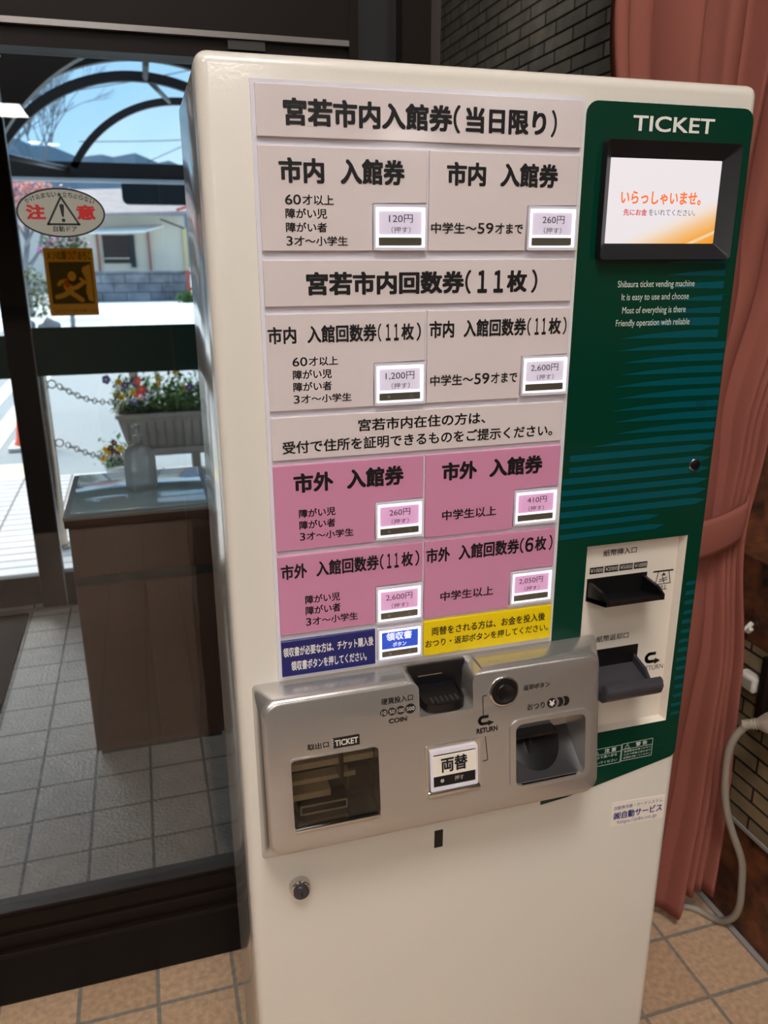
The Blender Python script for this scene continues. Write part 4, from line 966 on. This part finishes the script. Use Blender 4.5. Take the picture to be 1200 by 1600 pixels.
# ------------------------------------------------------------------ outside: ground, canopy, posts, flowers
struct(box('pavement', -9, 9, 2.62, 4.86, -.06, -.004, M['paving']), 'pale paving slabs outside the door')
struct(box('pavement_tactile', -9, -.9, 4.86, 5.30, -.06, -.006, M['tactile']), 'pale yellow tactile strip at the paving edge')
struct(box('road', -60, 60, 4.86, 60, -.08, -.012, M['asphalt']), 'pale grey asphalt road')
for k in range(5):
    st_ = box('road_stripe', -1.36 - k * .30, -1.20 - k * .30, 5.6, 12.5, -.012, -.008, M['whitepaint'])
    struct(st_, 'white painted stripe on the road')
struct(box('road_far', -60, 60, 17.5, 29, -.012, -.006, mat('glare_bright_road', '#dfe6e8', .9)), 'far stretch of road before the grey wall, painted bright with glare')  # glare of the overexposed road is put into this pale colour

cp = thing('canopy', (.2, 6, 0), 'dark arched porch canopy over the entrance path', 'canopy')
for name_, Y, xc, zc, r0, r1, span in (('arch', 8.34, .537, 1.6675, 1.215, 1.285, (0, 180)), ('arch', 6.24, .0735, 1.478, 1.215, 1.285, (0, 180)), ('arch', 4.92, .0928, 1.354, 1.215, 1.285, (0, 180))):
    bm = bmesh.new(); A = [math.radians(a) for a in range(28, 153, 3)]
    O = [(xc + r1 * math.cos(a), zc + r1 * math.sin(a)) for a in A]; I = [(xc + r0 * math.cos(a), zc + r0 * math.sin(a)) for a in A]
    for (p0, p1, q1, q0) in zip(O, O[1:], I[1:], I):
        v = [bm.verts.new((x, Y, zz)) for x, zz in (p0, p1, q1, q0)]; u = [bm.verts.new((x, Y + .05, zz)) for x, zz in (p0, p1, q1, q0)]
        bm.faces.new(v); bm.faces.new(u[::-1]); bm.faces.new((v[0], u[0], u[1], v[1])); bm.faces.new((v[2], u[2], u[3], v[3]))
    bmesh.ops.remove_doubles(bm, verts=bm.verts, dist=.0005)
    from_bm(name_, bm, M['arch'], cp)
bm = bmesh.new(); Y, xc, zc, r0 = 4.0, .30, 1.37, 1.14
A = [math.radians(a) for a in range(20, 161, 4)]; O = [(xc + 2.6 * math.cos(a), zc + 1.6 * math.sin(a)) for a in A]; I = [(xc + r0 * math.cos(a), zc + r0 * math.sin(a)) for a in A]
for (p0, p1, q1, q0) in zip(O, O[1:], I[1:], I):
    v = [bm.verts.new((x, Y, zz)) for x, zz in (p0, p1, q1, q0)]; u = [bm.verts.new((x, Y + .08, zz)) for x, zz in (p0, p1, q1, q0)]
    bm.faces.new(v); bm.faces.new(u[::-1]); bm.faces.new((v[0], u[0], u[1], v[1])); bm.faces.new((v[2], u[2], u[3], v[3]))
bmesh.ops.remove_doubles(bm, verts=bm.verts, dist=.0005)
from_bm('portal_fascia', bm, M['arch'], cp)
bm = bmesh.new(); add_box(bm, -3.2, 1.75, 8.34, 8.44, 2.172, 2.325); from_bm('front_beam', bm, M['arch'], cp)
box('gutter', -3.2, 1.75, 8.30, 8.40, 2.140, 2.172, M['gutter'], cp)
for a, b in (((-.93, 6.24, 2.14), (-.62, 8.34, 2.26)), ((1.05, 6.24, 2.14), (1.62, 8.34, 2.26)), ((.145, 6.24, 2.725), (.425, 8.34, 2.905)), ((.12, 4.92, 2.600), (.145, 6.24, 2.715))):
    tube('purlin', [a, b], .022, M['arch'], cp, 8)
for a in ((-.93, 6.24), (1.05, 6.24), (-.62, 8.36), (1.60, 8.36)):
    if a[0] > 0: box('canopy_post', a[0] - .04, a[0] + .04, a[1], a[1] + .08, -.01, 2.2, M['arch'], cp)
bm = bmesh.new(); prev = None
for Y, xc, zc in ((4.92, .0928, 1.354), (6.24, .0735, 1.478), (8.34, .537, 1.6675)):
    row = [bm.verts.new((xc + 1.29 * math.cos(math.radians(a)), Y, zc + 1.29 * math.sin(math.radians(a)))) for a in range(30, 151, 6)]
    if prev:
        for i in range(len(row) - 1): bm.faces.new((prev[i], prev[i + 1], row[i + 1], row[i]))
    prev = row
from_bm('roof_sheet', bm, ROOFSHEET, cp, smooth=True)
sg = plate('dark_board', rrect(-.12, 1.75, 1.93, 2.13, (.06, .01, .01, .01), 5), 8.30, 8.36, M['sign'], None); tag(sg, 'dark board with rounded corner hanging under the canopy beam', 'board')  # plain dark board for a shape of unknown kind

def chain(name, pts, label, link_len=.052, wire=.0034):
    P = spline(pts, 30); bm = bmesh.new(); acc = 0; last = P[0]; k = 0
    for a, b in zip(P, P[1:]):
        acc += (b - a).length
        if acc >= link_len * .78:
            acc = 0; t = (b - a).normalized(); s = t.cross(Vector((0, 0, 1))).normalized(); u = s.cross(t)
            side = s if k % 2 else u; k += 1
            add_tube(bm, [b + t * (link_len / 2) * math.cos(q) + side * (link_len * .28) * math.sin(q) for q in [2 * math.pi * i / 12 for i in range(12)]], wire, 5, closed=True)
    return tag(from_bm(name, bm, M['chain'], None, smooth=True), label, 'chain', 'chains strung from the steel post')
pt = thing('chain_post', (-.565, 3.35, 0), 'polished steel bollard post behind the door stile', 'post')
lathe('post_tube', [(.044, -.004), (.044, .985), (.040, .997), (.020, 1.003)], -.562, 3.35, M['steel'], pt, 28)
lathe('base_flange', [(.062, -.004), (.062, .008), (.046, .012)], -.562, 3.35, M['steel'], pt, 28)
for zz in (.825, .535):
    tube('ring_eye', [(-.500 + .019 * math.cos(q) , 3.35, zz + .019 * math.sin(q)) for q in [2 * math.pi * i / 16 for i in range(16)]], .0036, M['chain'], pt, 6, closed=True)
chain('chain', [(-.485, 3.35, .822), (-.36, 3.62, .70), (-.22, 3.92, .630), (-.02, 4.30, .60)], 'upper chain drooping from the steel post to the flowers')
chain('chain', [(-.48, 3.35, .530), (-.36, 3.62, .40), (-.23, 3.92, .315), (-.10, 4.20, .29)], 'lower chain drooping from the steel post to the pot')
pt2 = thing('chain_post', (-.14, 4.95, 0), 'slim grey post standing behind the flower planter', 'post')
lathe('post_tube', [(.030, -.004), (.030, .93), (.022, .945)], -.14, 4.98, mat('grey_post', '#6f6f70', .4, .5), pt2, 20)

def add_leaf(bm, p, d, ln, wd, up=Vector((0, 0, 1))):
    d = d.normalized(); s = d.cross(up); s = s.normalized() if s.length > 1e-4 else Vector((1, 0, 0)); n_ = s.cross(d)
    a = [bm.verts.new(p), bm.verts.new(p + d * ln * .45 + s * wd * .5 + n_ * ln * .06), bm.verts.new(p + d * ln), bm.verts.new(p + d * ln * .45 - s * wd * .5 + n_ * ln * .06)]
    bm.faces.new(a)
def rv(r=random): return Vector((r.uniform(-1, 1), r.uniform(-1, 1), r.uniform(-.5, 1)))
def foliage(name, center_fn, n, ln, wd, material, parent):
    bm = bmesh.new()
    for _ in range(n): add_leaf(bm, center_fn(), rv(), ln * random.uniform(.6, 1.3), wd * random.uniform(.6, 1.3))
    me = D.meshes.new(name); bm.to_mesh(me); bm.free(); return link(name, me, material, parent)

fp = thing('flower_planter', (.25, 4.75, 0), 'long weathered grey planter box full of purple and yellow pansies', 'planter')
bm = bmesh.new()
def tap(x0, x1, y0, y1, z0, z1, inset):
    lo_ = [(x0 + inset, y0 + inset * .4, z0), (x1 - inset, y0 + inset * .4, z0), (x1 - inset, y1 - inset * .4, z0), (x0 + inset, y1 - inset * .4, z0)]; hi_ = [(x0, y0, z1), (x1, y0, z1), (x1, y1, z1), (x0, y1, z1)]
    a = [bm.verts.new(c) for c in lo_]; b = [bm.verts.new(c) for c in hi_]; bm.faces.new(a[::-1]); bm.faces.new(b)
    for i in range(4): j = (i + 1) % 4; bm.faces.new((a[i], a[j], b[j], b[i]))
tap(-.265, .80, 4.60, 4.92, .195, .415, .055)
from_bm('box', bm, M['planter'], fp)
box('rim', -.275, .81, 4.585, 4.935, .405, .432, M['planter'], fp, .006)
bm = bmesh.new()
for k in range(17): add_box(bm, -.205 + k * .058, -.195 + k * .058, 4.604, 4.622, .205, .40)
from_bm('groove', bm, mat('planter_groove', '#6d665c', .8), fp)
box('base_rail', -.20, .74, 4.60, 4.90, .145, .195, M['planter'], fp, .004)
for x in (-.17, .20, .62): box('foot', x, x + .05, 4.62, 4.88, -.004, .145, M['planter'], fp)
box('soil', -.25, .785, 4.61, 4.91, .41, .436, M['soil'], fp)
ctr = lambda: Vector((random.uniform(-.27, .79), random.uniform(4.60, 4.92), .44 + abs(random.gauss(0, .09))))
foliage('foliage', ctr, 2000, .055, .026, M['leaf'], fp); foliage('foliage', ctr, 900, .05, .024, M['leaf2'], fp)
def flower_mesh(mats, r=.021):
    bm = bmesh.new()
    for k in range(5):
        a0 = 2 * math.pi * k / 5 + .3; c = (math.cos(a0) * r * .6, math.sin(a0) * r * .6); a = circle(c[0], c[1], r * .62, 10)
        f = bm.faces.new([bm.verts.new((x, -.002 * k / 5 - .15 * math.hypot(x, zz), zz)) for x, zz in a]); f.material_index = 0
    f = bm.faces.new([bm.verts.new((x, -.008, zz)) for x, zz in circle(0, 0, r * .3, 8)]); f.material_index = 1
    me = D.meshes.new('flower'); bm.to_mesh(me); bm.free()
    for q in mats: me.materials.append(q)
    return me
FM = [flower_mesh((M['petp'], M['pety'])), flower_mesh((M['pety'], M['petm'])), flower_mesh((M['petr'], M['pety'])), flower_mesh((M['petw'], M['pety'])), flower_mesh((M['petm'], M['pety']))]
def flower(parent, me, p, r=1.0):
    o = D.objects.new('flower', me); COL.objects.link(o); o.parent = parent; o.location = Vector(p) - ORG[parent.name]
    o.rotation_euler = (random.uniform(-.5, .3), random.uniform(-.4, .4), random.uniform(-.6, .6)); o.scale = (r, r, r)
for k in range(46):
    flower(fp, FM[random.choice((0, 0, 0, 0, 1, 1, 3, 4))], (random.uniform(-.27, .79), random.uniform(4.56, 4.80), random.uniform(.46, .68)), random.uniform(.8, 1.15))
for p in ((-.115, 4.56, .655), (-.095, 4.55, .60), (-.105, 4.55, .555)): flower(fp, FM[2], p, 1.1)
flower(fp, FM[0], (-.30, 4.56, .67), 1.2)
pp = thing('pansy_pot', (-.30, 4.28, 0), 'small pale pot of yellow and maroon pansies beside the planter', 'flower pot')
lathe('pot', [(.060, -.004), (.078, .15), (.084, .152), (.084, .172), (.074, .172), (.070, .150)], -.275, 4.30, M['conebase'], pp, 24)
foliage('foliage', lambda: Vector((-.275 + random.gauss(0, .05), 4.30 + random.gauss(0, .04), .19 + abs(random.gauss(0, .05)))), 260, .05, .024, M['leaf'], pp)
for p in ((-.355, 4.24, .235), (-.335, 4.24, .29), (-.31, 4.23, .30), (-.285, 4.23, .33), (-.29, 4.22, .275), (-.27, 4.22, .255), (-.325, 4.22, .265), (-.25, 4.24, .29)): flower(pp, FM[random.choice((1, 1, 4))], p, .9)

cn = thing('traffic_cone', (-.965, 5.87, 0), 'orange traffic cone on pale base half hidden by the door stile', 'traffic cone')
lathe('cone', [(.13, .02), (.11, .06), (.03, .66), (.012, .68)], -.965, 5.87, M['cone'], cn)
bm = bmesh.new(); add_box(bm, -1.12, -.81, 5.71, 6.03, -.010, .022, .01); from_bm('cone_base', bm, M['conebase'], cn, angle=40)

# ------------------------------------------------------------------ across the road
gw = thing('garden_wall', (2, 29, 0), 'weathered grey concrete block wall across the road', 'garden wall')
box('block_face', -2.3, 1.62, 29, 29.2, -.02, .93, brick_mat('block_wall', '#8d9199', '#757981', '#565a61', .8, .30, .02, 'XZ', (0, 0), .95, .5, .5, (1.6, .85, 20, .4)), gw)
box('coping', -2.35, 1.64, 28.96, 29.24, .93, 1.0, M['block'], gw)
ho = thing('house', (0, 33, 0), 'old plastered house with white awning across the road', 'house')
box('wall', -2.2, 1.9, 32, 37, 0, 2.95, M['houseplaster'], ho)
bm = bmesh.new(); v = [bm.verts.new(c) for c in ((-2.9, 31.2, 2.90), (2.3, 31.2, 3.08), (2.3, 34.6, 4.15), (-2.9, 34.6, 3.95), (-2.9, 31.2, 2.80), (2.3, 31.2, 2.98), (2.3, 34.6, 4.0), (-2.9, 34.6, 3.8))]
for f in ((0, 1, 2, 3), (7, 6, 5, 4), (0, 4, 5, 1), (1, 5, 6, 2), (2, 6, 7, 3), (3, 7, 4, 0)): bm.faces.new([v[i] for i in f])
from_bm('roof', bm, M['roof'], ho)
tube('roof_edge', [(1.6, 31.15, 3.10), (2.5, 31.15, 3.38)], .05, M['roofred'], ho)
bm = bmesh.new(); v = [bm.verts.new(c) for c in ((-1.5, 30.9, 2.30), (.4, 30.9, 2.36), (1.15, 31.95, 2.62), (-1.5, 31.95, 2.52), (-1.5, 30.9, 2.24), (.4, 30.9, 2.30), (1.15, 31.95, 2.55), (-1.5, 31.95, 2.45))]
for f in ((0, 1, 2, 3), (7, 6, 5, 4), (0, 4, 5, 1), (1, 5, 6, 2), (2, 6, 7, 3), (3, 7, 4, 0)): bm.faces.new([v[i] for i in f])
from_bm('awning', bm, M['awning'], ho)
wf = box('window', -1.12, -.05, 31.95, 32.02, 1.25, 2.24, M['winglass'], ho); box('window_sill', -1.10, -.20, 31.90, 31.96, 1.40, 1.44, M['houseplaster'], wf)
box('shutter', -.16, .02, 31.92, 31.99, 1.10, 2.25, mat('slate_shutter', '#2b303a', .6), ho)
for x in (-1.33, .50): box('post', x, x + .07, 31.9, 31.97, 0, 2.4, M['housepost'], ho)
box('corner_board', 1.80, 1.95, 31.9, 32.05, 0, 2.5, M['cream2'], ho)
tube('bracket', [(1.0, 31.6, 2.80), (1.85, 31.6, 2.48)], .03, M['arch'], ho)
ob = thing('haze_backdrop', (-6, 42, 0), 'pale grey block added to stand in for haze behind the garden tree', 'backdrop')  # added pale block in place of haze, no known structure there
box('wall', -12, -2.4, 40, 44, 0, 3.3, mat('pale_haze', '#dcdbd6', .9), ob); box('roof', -12.3, -2.2, 39.7, 44.3, 3.3, 3.5, M['roof'], ob)
gt = thing('iron_gate', (1.7, 28.8, 0), 'red iron gate post at the wall end', 'gate')
box('gate_post', 1.62, 1.74, 28.7, 28.8, 0, 1.02, M['gate'], gt); box('gate_rail', 1.74, 2.6, 28.72, 28.78, .35, .45, M['gate'], gt); box('gate_rail', 1.74, 2.6, 28.72, 28.78, .88, .96, M['gate'], gt)
def bush(name, c, r, n, ln, m1, label, cat, m2=None, n2=0):
    t = thing(name, (c[0], c[1], 0), label, cat)
    def pt_():
        while True:
            q = rv(); q.z = random.uniform(-1, 1)
            if q.length < 1: return Vector((c[0] + q.x * r[0], c[1] + q.y * r[1], c[2] + q.z * r[2]))
    foliage('foliage', pt_, n, ln, ln * .55, m1, t)
    if m2: foliage('blossom', pt_, n2, ln * .9, ln * .8, m2, t)
    return t
bush('low_bush', (1.55, 27.6, .12), (.35, .25, .22), 300, .16, M['leaf'], 'small bright green bush at the foot of the gate', 'bush')
bush('azalea_bush', (-1.45, 18.0, 1.62), (.5, .35, .36), 500, .13, M['leaf'], 'rounded azalea with pink flowers left of the house', 'bush', M['azalea'], 120)
tube('stem', [(-1.45, 18.0, 0), (-1.42, 18.02, .8), (-1.45, 18.0, 1.5)], .05, M['bark'], D.objects['azalea_bush'], 8)
bush('hedge_shrub', (-2.15, 17.0, .72), (.6, .35, .52), 900, .11, mat('olive_leaf', '#6f7a45', .6), 'olive green shrub under the azalea', 'shrub')
for x, y, r, lb in ((-2.25, 16.6, .18, 'pale garden rock at the shrub foot, left of its pair'), (-1.75, 16.5, .16, 'pale garden rock at the shrub foot, right of its pair')):
    bm = bmesh.new(); bmesh.ops.create_icosphere(bm, subdivisions=3, radius=1)
    for v in bm.verts: k = 1 + .18 * math.sin(5 * v.co.x + 3 * v.co.z) + .1 * math.sin(7 * v.co.y); v.co = Vector((x + v.co.x * r * 1.3 * k, y + v.co.y * r * k, r * .7 + v.co.z * r * k))
    tag(from_bm('garden_rock', bm, M['rock'], None, smooth=True), lb, 'rock', 'garden rocks')
def tree(name, base, h, spread, depth, label, bloom=None, nb=0, seed=1, r0=.12):
    rn = random.Random(seed); t = thing(name, base, label, 'tree'); bm = bmesh.new(); tips = []
    def grow(p, d, ln, r, k):
        q = p + d * ln; add_tube(bm, [p, (p + q) / 2 + Vector((rn.uniform(-1, 1), rn.uniform(-1, 1), 0)) * ln * .05, q], [r, r * .85, r * .7], 6)
        if k == 0: tips.append(q); return
        for _ in range(rn.choice((2, 3, 3))):
            nd = (d + Vector((rn.uniform(-1, 1), rn.uniform(-1, 1), rn.uniform(-.35, .8))) * spread).normalized(); grow(q, nd, ln * rn.uniform(.62, .86), r * .66, k - 1)
    grow(Vector(base), Vector((rn.uniform(-.15, .15), 0, 1)).normalized(), h, r0, depth)
    from_bm('trunk', bm, M['bark'], t, smooth=True)
    if bloom:
        foliage('blossom', lambda: rn.choice(tips) + Vector((rn.gauss(0, .25), rn.gauss(0, .25), rn.gauss(0, .18))), nb, .13, .10, bloom, t)
tree('garden_tree', (-2.75, 22.0, 0), 1.0, .75, 4, 'low garden tree with pale red young leaves', M['blossom'], 1800, 5, .11)
tree('bare_tree', (-5.6, 62, 0), 4.0, .62, 7, 'tall bare tree before the hills', None, 0, 11, .15)
tree('bare_tree', (-13.5, 88, 0), 5.6, .66, 7, 'farther leafless tree left of the tall bare one', None, 0, 23, .14)
bm = bmesh.new(); rows = []
for j in range(2):
    row = []
    for i in range(121):
        x = -120 + i * 2; zz = 0 if j == 0 else 20.8 - .16 * (x + 8) + 1.0 * math.sin(x * .11) + .5 * math.sin(x * .37 + 1) + .35 * math.sin(x * .9) + random.uniform(-.25, .25)
        row.append(bm.verts.new((x, 150 + (18 if j else 0), max(zz, 0))))
    rows.append(row)
back = [bm.verts.new((v.co.x, 190, 0)) for v in rows[1]]
for a, b in ((rows[0], rows[1]), (rows[1], back)):
    for i in range(120): bm.faces.new((a[i], a[i + 1], b[i + 1], b[i]))
struct(from_bm('hills', bm, M['hill']), 'hazy wooded hills on the skyline')
struct(box('ground_far', -200, 200, 60, 195, -.3, -.05, M['hill']), 'distant ground')
for a, b, lb in (((-9, 40, 7.2), (14, 40, 12.6), 'highest sagging power line in the sky'), ((-2, 42, 6.6), (14, 42, 9.0), 'middle power line in the sky'), ((1.0, 44, 6.0), (14, 44, 13.5), 'steep power line rising to the right')):
    A_, B_ = Vector(a), Vector(b); tag(tube('power_line', [A_.lerp(B_, k / 12) - Vector((0, 0, .6 * math.sin(math.pi * k / 12))) for k in range(13)], .022, M['wire'], None, 6), lb, 'power line', 'power lines')
